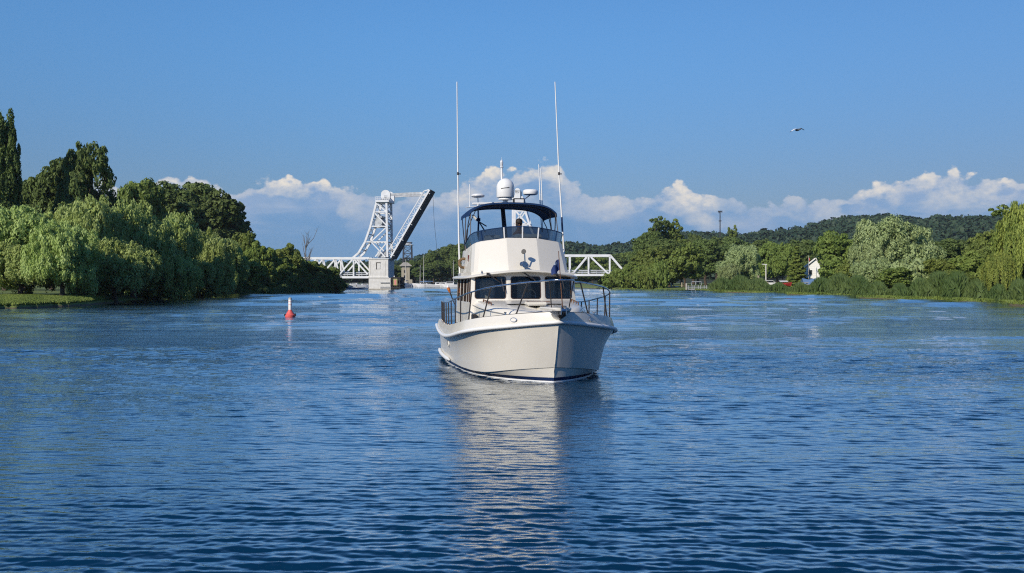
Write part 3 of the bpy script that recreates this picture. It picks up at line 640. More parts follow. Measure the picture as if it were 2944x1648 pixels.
# ---------------------------------------------------------------- marina beyond the bridge
HULLW = pmat('small_boat_white', (.78, .78, .76), .4, var=.06, coat=.2); TAN = pmat('boat_tan', (.55, .45, .30), .6, var=.2); BLUEC = pmat('boat_cover_blue', (.12, .22, .40), .7, var=.2); MAST = pmat('mast_aluminium', (.62, .60, .55), .4, var=.15)
GLASSD = pmat('dark_boat_window', (.02, .025, .03), .15)
def smallboat(u, D, L, rz, lb, cabin=1, mast=0, col=None, B=None, cat='boat', name='motorboat', sailcover=None, H=None):
    B = B or L*.3; F = H or L*.12; o = empty(name, (wx(u, D), D, 0), rz); tag(o, lb, cat, 'boats moored beyond the bridge')
    rows = []
    for i in range(11):
        q = i/10; hw = B/2*(1-max(0, (q-.45)/.55)**2.2); hw = max(hw, .03); xx = -L/2+q*L; zt_ = F*(1+.45*q*q)
        rows.append([(xx+.06*L*(q == 1), -hw, zt_), (xx, -hw*.85, .05), (xx-.02*L*(q == 1), 0, -.3), (xx, hw*.85, .05), (xx+.06*L*(q == 1), hw, zt_)])
    m = MB(); m.grid(rows); m.add([rows[i][k] for i in range(11) for k in (0, 4)], [(2*i, 2*i+2, 2*i+3, 2*i+1) for i in range(10)]); m.add(rows[0], [(0, 1, 2, 3, 4)]); m.build('hull', col or HULLW, o, 35)
    if cabin:
        c0, c1 = (-.15*L, .22*L) if not mast else (-.12*L, .18*L); hc = (.11*L if not mast else .06*L)*(cabin)
        m = MB(); pr_ = [(c0, F*1.0), (c1+.1*L, F*1.05), (c1, F+hc), (c0+.02*L, F+hc)]
        w2 = B*.33; m.add([(x_, -w2, z_) for x_, z_ in pr_]+[(x_, w2, z_) for x_, z_ in pr_], [(0, 1, 2, 3), (7, 6, 5, 4), (0, 4, 5, 1), (1, 5, 6, 2), (2, 6, 7, 3), (3, 7, 4, 0)]); m.box(c0-.05*L, c1+.01*L, -w2*1.1, w2*1.1, F+hc, F+hc+.05); cb_ = m.build('cabin', HULLW, o)
        m = MB()
        for sy in (-1, 1): m.box(c0+.05*L, c1-.01*L, sy*w2-.02, sy*w2+.02, F+hc*.45, F+hc*.85)
        m.box(c1+.01*L, c1+.035*L, -w2*.9, w2*.9, F+hc*.45, F+hc*.85); m.build('window', GLASSD, cb_)
    if mast:
        m = MB(); m.tube([(.05*L, 0, F), (.05*L-.01*mast, 0, F+mast)], [.13, .10], 6); mo = m.build('mast', MAST, o)
        m = MB(); m.tube([(.05*L, 0, F+1.5), (-.38*L, 0, F+1.4)], .17, 7); m.build('boom', sailcover or BLUEC, o)
        m = MB()
        for e_ in ((.52*L, 0, F*1.4), (-.48*L, 0, F)): m.tube([(.05*L-.01*mast, 0, F+mast*.98), e_], .025, 4)
        for sy in (-1, 1): m.tube([(.05*L-.01*mast, 0, F+mast*.95), (.03*L, sy*B*.45, F)], .025, 4)
        m.build('stay', DSTEEL, o)
    else:
        m = MB(); m.box(-L/2-.25, -L/2+.05, -.2, .2, .1, F+.35); m.build('outboard_motor', BLACK, o)
    return o
smallboat(1167, 470, 9.5, -1.75, 'bow-on white sailboat with its mast beside the tan marina building', 1, 11.5, name='sailboat', cat='sailboat', H=1.5)
smallboat(1184, 482, 7.0, .5, 'small white cruiser right of the bow-on sailboat')
smallboat(1199, 484, 5.5, .2, 'small tan boat in the middle of the marina', col=TAN)
smallboat(1210, 474, 8.6, 2.9, 'white sailboat with the thin leaning mast', 1, 9.5, name='sailboat', cat='sailboat')
smallboat(1221, 470, 10.5, 3.3, 'white sailboat with the thick pale mast', 1, 14, name='sailboat', cat='sailboat')
smallboat(1233, 476, 6.0, .1, 'small dark hulled runabout left of the long white motorboat', col=DARKW)
smallboat(1262, 455, 12.5, .12, 'long low white motorboat beside the left antenna', 1, H=.9)
smallboat(1296, 452, 9.5, 3.25, 'white motorboat half hidden by the big boat rail', 1.2, H=1.2)
smallboat(1303, 486, 8, 1.2, 'sailboat with a bare mast behind the left antenna', 1, 12, name='sailboat', cat='sailboat')
smallboat(1000, 330, 5.5, 1.3, 'blue covered small boat left of the pier', 1, col=BLUEC)
smallboat(1012, 470, 7.5, .3, 'white boat under the left truss span', 1)
smallboat(1022, 480, 7, 3.0, 'tan topped boat under the left truss span', 1.3, col=TAN)
smallboat(1046, 470, 7, .4, 'white boat just left of the pier', 1)
smallboat(1034, 335, 9, .05, 'low dark workboat against the left side of the pier', .3, col=BLUEC, H=.5)
smallboat(992, 476, 5, .3, 'small white boat at the tip of the left point', 1)
m = MB(); m.box(-30, 32, -1.5, 1.5, .25, .65)
for i in range(16): m.tube([(-29+i*4, -1.4, -1), (-29+i*4, -1.4, 1.5)], .14, 6)
o = m.build('marina_dock', CONC2); o.location = (wx(1240, 492), 492, 0); tag(o, 'long low dock behind the moored sailboats', 'dock')
m = MB(); m.box(-8, 9, -1.5, 1.5, .25, .65); o = m.build('marina_dock', CONC2); o.location = (wx(1028, 486), 486, 0); tag(o, 'short low dock under the left truss span', 'dock')
# tan marina building, grey water tower
mb = empty('marina_building', (wx(1166, 500), 500, .6), .2); tag(mb, 'small tan tower shaped marina building with a hipped roof', 'building')
m = MB(); m.box(-1.9, 1.9, -1.8, 1.8, 0, 10.0); m.box(-2.8, 3.2, -1.9, 2.5, 0, 3.0); m.build('wall', pmat('tan_wall', (.46, .41, .30), .8, var=.15), mb)
m = MB(); m.add([(-3.1, -2.6, 9.7), (3.1, -2.6, 9.7), (3.1, 2.6, 9.7), (-3.1, 2.6, 9.7), (-1.2, 0, 11.6), (1.2, 0, 11.6)], [(0, 1, 5, 4), (1, 2, 5), (2, 3, 4, 5), (3, 0, 4), (0, 3, 2, 1)]); m.build('roof', CONC2, mb)
for i, (xx, zz) in enumerate(((-.7, 6.4), (-.7, 3.8))):
    m = MB(); m.box(xx-.3, xx+.3, -1.86, -1.78, zz, zz+1.3); m.build('window', GLASSD, mb)
wt = empty('water_tower', (wx(1172, 900), 900, 8)); tag(wt, 'hazy grey steel tower above the trees right of the raised leaf', 'tower')
m = MB()
for sx in (-1, 1):
    for sy in (-1, 1): m.bar((sx*4.2, sy*4.2, 0), (sx*3.6, sy*3.6, 28), .7)
for z_ in range(0, 28, 5):
    for sy in (-1, 1): m.bar((-4, sy*4, z_), (4, sy*4, z_+5), .3); m.bar((4, sy*4, z_), (-4, sy*4, z_+5), .3); m.bar((-4, sy*4, z_+5), (4, sy*4, z_+5), .3)
m.build('frame', DSTEEL, wt); m = MB(); m.box(-4.8, 4.8, -4.8, 4.8, 27.4, 28); m.box(-3.4, 3.4, -3.4, 3.4, 28, 30.4); m.build('platform', BWD, wt)
# ---------------------------------------------------------------- right bank objects
rm = empty('radio_mast', (wx(2070, 620), 620, 3)); tag(rm, 'slim grey radio mast rising above the trees on the right', 'mast')
m = MB(); H_ = (HOR-608)/FPX*620+CAMH-3; m.tube([(0, 0, 0), (0, 0, H_)], [.5, .28], 6); m.build('pole', DSTEEL, rm)
m = MB(); m.box(-1.3, 1.3, -.6, .6, H_-.3, H_+.1); m.box(-.8, .8, -.5, .5, H_-6.2, H_-5.7)
for i in range(5): m.box(-1.2+i*.55, -1.0+i*.55, -.7, -.5, H_-1.2, H_+.5)
m.build('antenna_array', DSTEEL, rm)
hs = empty('white_house', (wx(2344, 236), 236, float(ground_z(np.array(wx(2344, 236)), np.array(236.)))), -.25); tag(hs, 'white gabled house half hidden by trees on the right bank', 'house')
HW_ = pmat('white_siding', (.80, .80, .78), .6, var=.06); RF = pmat('grey_shingle', (.16, .15, .15), .8, var=.3)
w_ = 2.9; e_ = 4.5; ap = 6.7
m = MB(); m.add([(-w_, 0, 0), (w_, 0, 0), (w_, 0, e_), (0, 0, ap), (-w_, 0, e_), (-w_, 8, 0), (w_, 8, 0), (w_, 8, e_), (0, 8, ap), (-w_, 8, e_)], [(0, 1, 2, 3, 4), (9, 8, 7, 6, 5), (0, 5, 6, 1), (1, 6, 7, 2), (4, 9, 5, 0)])
for i in range(12): m.box(-w_, w_, -.03, 0, .35+i*.42, .37+i*.42)
m.build('wall', HW_, hs)
m = MB()
for s_ in (-1, 1):
    a0 = Vector((s_*(w_+.45), -.4, e_-.42)); a1 = Vector((0, -.4, ap+.1)); up_ = Vector((0, 0, .16)); dy = Vector((0, 8.8, 0))
    m.add([a0, a1, a1+dy, a0+dy, a0+up_, a1+up_, a1+dy+up_, a0+dy+up_], [(0, 1, 2, 3), (4, 7, 6, 5), (0, 4, 5, 1), (1, 5, 6, 2), (2, 6, 7, 3), (3, 7, 4, 0)])
m.build('roof', RF, hs)
m = MB()
for s_ in (-1, 1): m.bar((s_*(w_+.45), -.45, e_-.35), (0, -.45, ap+.2), .08, .3)
m.build('fascia', HULLW, hs)
for xx, zz in ((-1.2, 3.0), (1.2, 3.0), (-1.2, .8), (1.2, .8)):
    m = MB(); m.box(xx-.45, xx+.45, -.06, -.0, zz, zz+1.1); wi = m.build('window', GLASSD, hs); m = MB()
    for a_ in ((xx-.53, xx-.45, zz-.08, zz+1.18), (xx+.45, xx+.53, zz-.08, zz+1.18), (xx-.45, xx+.45, zz+1.1, zz+1.18), (xx-.45, xx+.45, zz-.08, zz)): m.box(a_[0], a_[1], -.08, -.0, a_[2], a_[3])
    m.build('window_edging', HULLW, wi)
fp = empty('flagpole', (wx(2325, 232), 232, 1)); tag(fp, 'thin flagpole with a small red flag left of the white house', 'flagpole')
m = MB(); m.tube([(0, 0, 0), (0, 0, 7.6)], .05, 6); m.build('pole', MAST, fp); m = MB(); m.grid([[(.04+i*.06, .04*math.sin(i), 7.4-.18*i), (.04+i*.055, .04*math.sin(i+.5), 7.0-.2*i)] for i in range(5)]); m.build('flag', RED, fp)
bl = empty('covered_boat', (wx(2336, 222), 222, 1.4), .05); tag(bl, 'boat under a blue tarpaulin parked in front of the white house', 'boat')
m = MB(); m.grid([[(x_, -1.2, .5), (x_, -.9, 1.3+.2*math.sin(x_)), (x_, 0, 1.75+.15*math.sin(x_*2)), (x_, .9, 1.3), (x_, 1.2, .5)] for x_ in np.linspace(-2.4, 2.4, 9)]); m.build('tarpaulin', BLUEC, bl, 40)
m = MB(); m.grid([[(x_, -1.15*(1-max(0, x_)**2/9), .55), (x_, -.6*(1-max(0, x_)**2/9), .0), (x_, .6*(1-max(0, x_)**2/9), 0), (x_, 1.15*(1-max(0, x_)**2/9), .55)] for x_ in np.linspace(-2.5, 2.7, 10)]); m.box(-2, 1.5, -.9, .9, -.4, -.1); m.build('hull', HULLW, bl, 40)
pt = empty('picnic_table', (wx(2310, 219), 219, 1.1), .1); tag(pt, 'pale wooden picnic table left of the white house', 'table')
PW = pmat('weathered_pine', (.42, .36, .26), .8, var=.2)
m = MB(); m.box(-1.1, 1.1, -.4, .4, 1.15, 1.25); m.build('tabletop', PW, pt)
for s_ in (-1, 1): m = MB(); m.box(-1.1, 1.1, s_*.8-.13, s_*.8+.13, .75, .82); m.build('seat', PW, pt); m = MB(); m.bar((s_*.8, -.75, 0), (s_*.8, .3, 1.2), .1); m.bar((s_*.8, .75, 0), (s_*.8, -.3, 1.2), .1); m.build('leg', PW, pt)
sn = empty('notice_board', (wx(2437, 196), 196, 1.0)); tag(sn, 'small pinkish notice board under the round green tree', 'sign')
m = MB(); m.box(-.75, .75, -.04, .04, 1.1, 1.9); m.build('board', pmat('board_pink', (.52, .38, .28), .8, var=.2), sn)
for s_ in (-1, 1): m = MB(); m.box(s_*.7-.05, s_*.7+.05, -.05, .05, 0, 2.0); m.build('post', PW, sn)
lm_ = empty('street_lamp', (wx(2202, 226), 226, 1.0)); tag(lm_, 'pale street lamp with a short arm at the boat landing', 'street lamp')
m = MB(); m.tube([(0, 0, 0), (0, 0, 5.4)], [.17, .12], 8); m.build('pole', pmat('lamp_pole', (.6, .58, .52), .6, var=.1), lm_)
m = MB(); m.bar((.25, 0, 5.42), (-.9, 0, 5.5), .16, .14); m.build('lamp_head', HULLW, lm_)
for u, h_, lb in ((2180, 3.0, 'short pale wooden post left of the street lamp'), (2206, 1.6, 'square pale post at the foot of the street lamp'), (1930, 1.7, 'thin post standing in the weeds left of the red kayak'), (1960, 1.8, 'thin post between the red kayak and the grey dock')):
    D_ = 222 if u > 2000 else 292; m = MB(); m.box(-.16, .16, -.16, .16, -.3, h_); m.box(-.2, .2, -.2, .2, h_, h_+.08); o = m.build('wooden_post', PW); o.location = (wx(u, D_), D_, .8 if u > 2000 else .4); tag(o, lb, 'post')
# parked boats and a van at the landing
for u, lb in ((2184, 'dark pickup truck parked behind the street lamp'), (2212, 'white car parked right of the street lamp')):
    v_ = empty('parked_car', (wx(u, 246), 246, 1.3), 0.1); tag(v_, lb, 'car', 'cars at the boat landing'); dk = u < 2200; cm_ = GLASSD if dk else HULLW
    m = MB(); pr_ = [(-2.1, .4), (2.1, .4), (2.1, .85), (1.2, 1.0), (.6, 1.55), (-.9, 1.6), (-1.5, 1.0), (-2.1, .95)]
    n_ = 8; m.add([(a_, -.85, b2) for a_, b2 in pr_]+[(a_, .85, b2) for a_, b2 in pr_], [tuple(range(n_)), tuple(reversed(range(n_, 2*n_)))]+[(i, (i+1) % n_, n_+(i+1) % n_, n_+i) for i in range(n_)]); m.build('body', pmat('car_navy', (.03, .05, .08), .3) if dk else cm_, v_, None, .05)
    m = MB(); m.add([(-1.35, -.87, 1.03), (1.05, -.87, 1.03), (.55, -.87, 1.48), (-.85, -.87, 1.5)], [(0, 1, 2, 3)]); m.build('window', GLASSD, v_)
    for xx in (-1.3, 1.3):
        for yy in (-.8, .8): m = MB(); m.lathe([(.33, -.1), (.33, .1)], (xx, yy, .33), 14, M=Matrix.Rotation(math.pi/2, 4, 'X')); m.build('wheel', BLACK, v_)
o = smallboat(2232, 236, 4.5, .3, 'small white dinghy on the bank right of the white car', 0); o.location.z = 1.2; o['group'] = 'boats drawn up on the right bank'
o = smallboat(2257, 212, 2.9, .2, 'small red and white boat drawn up in the reeds', 0, col=RED); o.location.z = 1.9; o['group'] = 'boats drawn up on the right bank'
m = MB(); m.grid([[(x_, -.5, .62), (x_, 0, .85), (x_, .5, .62)] for x_ in np.linspace(-1.4, .5, 6)]); m.build('cover', HULLW, o, 40)
k_ = empty('kayak', (wx(1941, 289), 289, .55), .15); tag(k_, 'red kayak lying at the waterline left of the grey dock', 'kayak')
m = MB(); m.lathe([(.02, -2.4), (.28, -1.6), (.42, -.5), (.42, .5), (.28, 1.6), (.02, 2.4)], (0, 0, .25), 12, sx=.6, M=Matrix.Rotation(math.pi/2, 4, 'Y')); m.build('hull', RED, k_, 40)
m = MB(); m.tube([(.5+.55*math.cos(t), .25*math.sin(t), .52) for t in np.linspace(0, 6.28, 14)], .07, 6); m.build('cockpit_rim', WHITEP, k_); m = MB(); m.bar((-.2, .1, .5), (-.5, .1, 1.1), .5, .1); m.build('seat_back', TAN, k_)
# grey dock with a pontoon boat lift
dk = empty('boat_lift_dock', (wx(2006, 251), 251, 0)); tag(dk, 'grey metal boat lift and dock on the right shoreline', 'dock')
AL = pmat('galvanised_frame', (.36, .38, .40), .5, var=.15)
m = MB()
for x_ in (-2.4, -.9, .7, 2.2): m.bar((x_, 0, -.8), (x_, 0, 1.6), .16); m.bar((x_, 3, -.8), (x_, 3, 1.6), .16)
for z_ in (.5, 1.15): m.bar((-2.4, 0, z_), (2.4, 0, z_), .14, .16); m.bar((-2.4, 3, z_), (2.4, 3, z_), .14, .16)
m.build('frame', AL, dk); m = MB(); m.box(-2.4, 2.4, .1, 2.9, .6, .72); m.build('deck', CONC2, dk)
m = MB(); m.tube([(-1.5, 0, 1.6), (-1.5, 0, 2.5), (.9, 0, 2.5), (.9, 0, 1.6)], .1, 6); m.tube([(-.5, 0, 1.6), (-.5, 0, 2.5)], .09, 6); m.build('bench_rail', AL, dk)
m = MB(); m.tube([(-2.9, -.2, -.8), (-2.9, -.2, 2.1)], .2, 8); m.build('mooring_pile', pmat('pale_pile', (.5, .47, .4), .8, var=.2), dk); m = MB(); m.tube([(-.6, -.5, .25), (2.3, -.5, .25)], .16, 8); m.build('float_tube', HULLW, dk)
# ---------------------------------------------------------------- channel buoy and gull
bu = empty('channel_buoy', (wx(834, 72), 72, 0), .3); tag(bu, 'white channel buoy with a red base floating left of the bridge pier', 'buoy')
BUW = pmat('buoy_white', (.82, .80, .74), .5, var=.08, vscale=8); 
m = MB(); m.lathe([(.05, -.35), (.30, -.2), (.37, .0), (.37, .12), (.30, .17), (.25, .27), (.15, .42), (.125, .5)], n=24); m.build('float_base', pmat('buoy_red', (.78, .13, .11), .5, var=.15, vscale=8), bu, 35)
m = MB(); m.lathe([(.125, .5), (.125, 1.22), (.115, 1.24)], n=20); tb = m.build('pillar', BUW, bu, 35)
m = MB(); m.lathe([(.128, 1.06), (.128, 1.09)], n=20); m.lathe([(.128, .86), (.128, .88)], n=20); m.build('red_band', RED, tb)
m = MB(); m.lathe([(.10, 1.24), (.13, 1.27), (.12, 1.34), (.05, 1.39)], n=16); m.build('cap', pmat('buoy_cap_grey', (.4, .39, .35), .6), bu, 35)
m = MB(); m.box(.22, .42, -.08, .08, .04, .22); m.box(-.42, -.30, -.1, .1, .06, .2); m.build('lifting_lug', BLACK, bu, None, .02)
gl_ = empty('gull', (wx(2293, 60), 60, CAMH+(HOR-374)/FPX*60), .35); tag(gl_, 'gull gliding alone in the blue sky on the right', 'bird')
GB = pmat('gull_white', (.75, .76, .78), .8, var=.1); GG = pmat('gull_grey', (.10, .12, .15), .8, var=.2)
rows = []
for i in range(13):
    q = i/12*2-1; a_ = abs(q); ch = .16*(1-a_**2.5)+.02; sw = .16*max(0, a_-.45)-.02*a_; zc = .10*math.sin(min(a_, .5)/.5*math.pi/2)-.18*max(0, a_-.45)
    zc += -.16*(-q if q < 0 else 0)+(.02*q if q > 0 else 0)
    rows.append([(q*.52, -ch*.45+sw, zc-.01), (q*.52, 0+sw, zc+.022), (q*.52, ch*.6+sw, zc), (q*.52, 0+sw, zc-.015)])
m = MB(); m.grid(rows, closed=True); m.lathe([(.005, -.26), (.05, -.18), (.075, -.02), (.06, .12), (.035, .2), (.045, .24), (.02, .29), (.004, .33)], (0, 0, .0), 12, M=Matrix.Rotation(math.pi/2+.0, 4, 'X')); m.build('body', GG, gl_, 50)
m = MB(); m.grid([[(p[0], p[1]+.004, p[2]+.012) for p in (r_[0], r_[1], r_[2])] for r_ in rows[1:7]]); m.build('wing', GB, gl_, 50)

# ---------------------------------------------------------------- thin summer haze over the whole scene
HZM = bpy.data.materials.new('haze'); HZM.use_nodes = True; T = NT(HZM.node_tree)
pv_ = T.n('ShaderNodeVolumePrincipled'); pv_.inputs['Color'].default_value = (.80, .88, 1.0, 1); pv_.inputs['Density'].default_value = .00007; pv_.inputs['Anisotropy'].default_value = .1
ho_ = T.n('ShaderNodeOutputMaterial'); T.t.links.new(pv_.outputs[0], ho_.inputs['Volume'])
m = MB(); m.box(-3100, 3100, -3100, 3100, -4, 190); hzo = m.build('haze', HZM); tag(hzo, 'thin blue summer haze lying over the river and hills', 'haze', kind='stuff')
# ---------------------------------------------------------------- the motor yacht (local frame: x port, y aft, z up; origin = stem at the waterline)
YTH = math.radians(9.8); YX, YY = 1.048, 25.0; yc, ys = math.cos(YTH), math.sin(YTH)
yacht = empty('motor_yacht', (YX, YY, 0), YTH); tag(yacht, 'large white flybridge motor yacht heading towards the camera with blue canvas top', 'motor yacht')
def lc(u, v, Y):
    """photo column/row -> local point on the cross-section Y of the yacht"""
    kx = (u-1472)/FPX; kz = (HOR-v)/FPX
    # world = (YX + x*yc - Y*ys, YY + x*ys + Y*yc);  world.x = kx*world.y
    x_ = (kx*(YY+Y*yc)-YX+Y*ys)/(yc-kx*ys); wy = YY+x_*ys+Y*yc
    return Vector((x_, Y, CAMH+kz*wy))
def itp(xs, vs): return lambda t: float(np.interp(t, xs, vs))
from bisect import bisect
def smooth_itp(xs, vs):
    """monotone-ish cubic through the points"""
    xs = np.array(xs, float); vs = np.array(vs, float); d = np.gradient(vs, xs)
    def f(t):
        t = min(max(t, xs[0]), xs[-1]); i = min(max(bisect(list(xs), t)-1, 0), len(xs)-2); h = xs[i+1]-xs[i]; s = (t-xs[i])/h
        return float(vs[i]*(2*s**3-3*s**2+1)+d[i]*h*(s**3-2*s**2+s)+vs[i+1]*(-2*s**3+3*s**2)+d[i+1]*h*(s**3-s**2))
    return f
LEND = 9.8
Br = smooth_itp([-.60, -.3, .2, .8, 1.6, 2.5, 4, 6, 8, LEND], [0, .50, 1.10, 1.66, 2.03, 2.16, 2.21, 2.18, 2.10, 1.98])
Zr = smooth_itp([-.60, 0, 1, 2, 3.5, 5, 8, LEND], [1.55, 1.45, 1.31, 1.18, 1.02, .94, .98, 1.06])
Zt = smooth_itp([-.66, 0, 1, 2, 3.5, 5, 7.3, LEND], [1.80, 1.73, 1.60, 1.48, 1.34, 1.25, 1.20, 1.25])
Bc = smooth_itp([-.12, .2, .6, 1.3, 2, 3, 5, 8, LEND], [0, .56, 1.02, 1.48, 1.69, 1.86, 1.96, 1.97, 1.85])
Zc = smooth_itp([-.12, .5, 1.3, 2, 3, LEND], [.39, .29, .17, .135, .13, .13])
B0 = smooth_itp([0, .2, .5, 1.0, 1.65, 3, 4.2, 8, LEND], [0, .30, .62, 1.02, 1.38, 1.76, 1.88, 1.92, 1.80])
NQ = 44
def rowpts(Y0, B, Zf, n=NQ):
    out = []
    for i in range(n+1):
        q = (i/n)**1.7; Y = Y0+q*(LEND-Y0); out.append((B(Y), Y, Zf(Y)))
    return out
rows = []
rk = rowpts(.06, lambda Y: B0(Y)*.93 if Y > .06 else 0, lambda Y: -.35)
r0 = rowpts(.0, B0, lambda Y: .03)
def mixrow(a, b_, w, e=1.0): return [tuple(p[i]+(q[i]-p[i])*(e if i == 0 else w) for i in range(3)) for p, q in zip(a, b_)]
rc = rowpts(-.12, lambda Y: max(Bc(Y), B0(max(Y, 0))+.012) if Y > -.1 else 0, Zc)
rs1 = [(p[0]+(q[0]-p[0])*min(1, .09/max(q[2]-.03, .09)), p[1]+(q[1]-p[1])*min(1, .09/max(q[2]-.03, .09)), min(.12, q[2])) for p, q in zip(r0, rc)]
rr = rowpts(-.60, Br, Zr)
flare = []
for k in range(1, 9):
    w_ = k/8; e_ = .42*w_+.58*w_**4.2; flare.append(mixrow(rc, rr, w_, e_))
def both(rows_):
    """rows stem->stern mirrored to both sides as one continuous skin"""
    return [[(-x, y, z) for x, y, z in reversed(r[1:])]+[tuple(p) for p in r] for r in rows_]
m = MB(); full = both([rk, r0]); m.grid(full); bot_ = m.build('hull_bottom', WHITEP, yacht, 25)
m = MB(); m.grid(both([r0, rs1])); m.build('boot_stripe', NAVY, yacht, 35)
m = MB(); rcl = [(max(p[0]-.045, 0) if p[0] > .05 else p[0]*.3, p[1]+.01, p[2]-.012) for p in rc]; topside = both([rs1, rcl, rc]+flare); m.grid(topside)
edge_ = [(r[0], r[-1]) for r in both([rk, r0, rs1, rcl, rc]+flare)]
m.add([p for e in edge_ for p in e], [(2*i, 2*i+1, 2*i+3, 2*i+2) for i in range(len(edge_)-1)]); m.build('hull', GEL, yacht, 22)
# bulwark with its cap and inner face
rt = rowpts(-.66, lambda Y: max(Br(Y)-.075, .0) if Y > -.6 else 0, Zt); rti = rowpts(-.50, lambda Y: max(Br(max(Y-.05, -.6))-.20, 0), Zt)
rr2 = [(p[0], p[1], p[2]+.0) for p in rr]; rm1 = mixrow(rr, rt, .5, .35)
rin = [(p[0]-.02 if p[0] > .02 else 0, p[1]+.02, p[2]-.34) for p in rti]
m = MB(); m.grid(both([rr2, rm1, rt, rti, rin])); m.build('bulwark', GEL, yacht, 30)
full = both([rr])[0]; m = MB(); rail_path = [Vector(p)+Vector((.03*(1 if p[0] > 0 else -1 if p[0] < 0 else 0), -.02, -.01)) for p in full]
m.tube(rail_path, .052, 8); m.build('rub_rail', WHITEP, yacht, 50)
full = both([[(p[0]-.05*(p[0] > .05), p[1], p[2]+.012) for p in mixrow(rt, rti, .5, .5)]])[0]; m = MB(); m.tube([Vector(p) for p in full], .012, 6); m.build('toe_rail', DSTEEL, yacht, 50)
rd = rowpts(-.40, lambda Y: max(Br(max(Y-.05, -.6))-.21, 0) if Y > -.35 else 0, lambda Y: Zt(Y)-.33)
m = MB(); m.grid([[(p[0]*k, p[1], p[2]+.03*(1-k*k)) for p in rd] for k in (-1, -.5, 0, .5, 1)]); m.build('deck', GEL2, yacht, 40)
# spray guard low on the quarters
m = MB()
for s_ in (-1, 1):
    P = [(s_*(Bc(Y)+.06), Y, .16+.012*(Y-5)) for Y in np.linspace(5.6, 9.6, 12)]; m = MB(); m.tube(P, [.03]+[.06]*10+[.05], 8); m.build('spray_guard', WHITEP, yacht, 50)
# forward trunk cabin
def outline(pts, inset=0.0, k=1.0): return [((x-inset if x > inset else 0) if x >= 0 else x+inset, y+inset) for x, y in pts]
half = [(0, 1.08), (.45, 1.12), (.80, 1.26), (1.08, 1.55), (1.26, 1.95), (1.38, 2.5), (1.46, 3.2), (1.50, 4.3)]
def tz(Y): return 1.70+.10*min(1, (Y-1.0)/.6)+.17*(Y-1.0)/2.9
rws = []
for ins, zf in ((0, lambda Y: Zt(Y)-.36), (.02, lambda Y: tz(Y)-.15), (.05, lambda Y: tz(Y)-.05), (.12, lambda Y: tz(Y)), (.55, lambda Y: tz(Y)+.03), (1.2, lambda Y: tz(Y)+.04)):
    r_ = [(max(x-ins, 0) if x > 0 else 0, min(y+ins*.8, 4.3) if x < 1.3 else y, zf(y)) for x, y in half]; rws.append([(-x, y, z) for x, y, z in reversed(r_[1:])]+r_)
rws.append([(0, p[1], p[2]+.005) for p in rws[-1]])
m = MB(); m.grid(rws); tk = m.build('trunk_cabin', GEL, yacht, 40)
m = MB(); cp = [(x*1.012, y-.015, tz(y)-.13) for x, y in half]; m.tube([(-x, y, z) for x, y, z in reversed(cp[1:])]+cp, .007, 6); m.build('shadow_line', DSTEEL, tk, 50)  # dark tube added for the shadow gap under the trunk top edge
m = MB(); m.box(-.28, .28, 2.1, 2.65, tz(2.3)-.0, tz(2.3)+.10); m.build('deck_hatch', GEL, tk, None, .03)
for s_ in (-1, 1):
    m = MB(); m.tube([(s_*1.22, 2.4, tz(2.4)+.0), (s_*1.22, 2.42, tz(2.4)+.07), (s_*1.28, 3.5, tz(3.5)+.07), (s_*1.28, 3.52, tz(3.5))], .018, 6)
    for q in (.33, .66): m.tube([(s_*(1.22+.06*q), 2.4+1.1*q, tz(2.9)-.04), (s_*(1.22+.06*q), 2.4+1.1*q, tz(2.9)+.07)], .016, 6)
    m.build('grab_rail', TEAK, tk)
m = MB(); m.tube([lc(1515, 866, 2.9), lc(1520, 868, 3.0), lc(1580, 868, 3.0), lc(1588, 873, 2.8)], .016, 6); m.tube([lc(1515, 868, 2.9), lc(1516, 876, 2.9)], .03, 8); m.build('boat_hook', TEAK, tk)
# deckhouse: panels with real window openings, tinted panes and gaskets
def rrect(u0, u1, v0, v1, ru, rv, n=4):
    out = []
    for cx_, cy_, a0 in ((u1-ru, v1-rv, 0), (u0+ru, v1-rv, 90), (u0+ru, v0+rv, 180), (u1-ru, v0+rv, 270)):
        for i in range(n+1): t = math.radians(a0+90*i/n); out.append((cx_+ru*math.cos(t), cy_+rv*math.sin(t)))
    return out
def panel(m, c, win, frames, panes, thick=.05):
    """c = BL, BR, TR, TL; win = (u0,u1,v0,v1) window in panel coordinates"""
    BL, BR_, TR, TL = [Vector(p) for p in c]; W_ = (BR_-BL).length; H_ = (TL-BL).length; nrm = (BR_-BL).cross(TL-BL).normalized()
    P = lambda u, v: (BL*(1-u)+BR_*u)*(1-v)+(TL*(1-u)+TR*u)*v
    inn = rrect(*win, .075/W_, .075/H_); n = len(inn); q = n//4
    out = []
    for k, (cu, cv_) in enumerate(((1, 1), (0, 1), (0, 0), (1, 0))): out += [(cu, cv_)]*q
    A = [P(*o) for o in out]; B_ = [P(*i) for i in inn]; C_ = [p-nrm*thick for p in B_]
    m.grid([A+[A[0]], B_+[B_[0]], C_+[C_[0]]])
    g = MB(); o2 = [p+nrm*.006 for p in B_]; cc = sum(B_, Vector())/n; i2 = [cc+(p-cc)*.955+nrm*.006 for p in B_]; i3 = [p-nrm*.035 for p in i2]; g.grid([B_+[B_[0]], o2+[o2[0]], i2+[i2[0]], i3+[i3[0]]]); frames.append(g)
    pn = MB(); D_ = [cc+(p-cc)*.985-nrm*.02 for p in B_]; pn.add(D_, [tuple(range(n))]); panes.append(pn)
zb, zt_ = 1.05, 2.80
fb_ = {0: (3.70, 3.84), 1: (4.10, 4.22)}
def hx(z, a, b_): t = (z-zb)/(zt_-zb); return a+(b_-a)*t
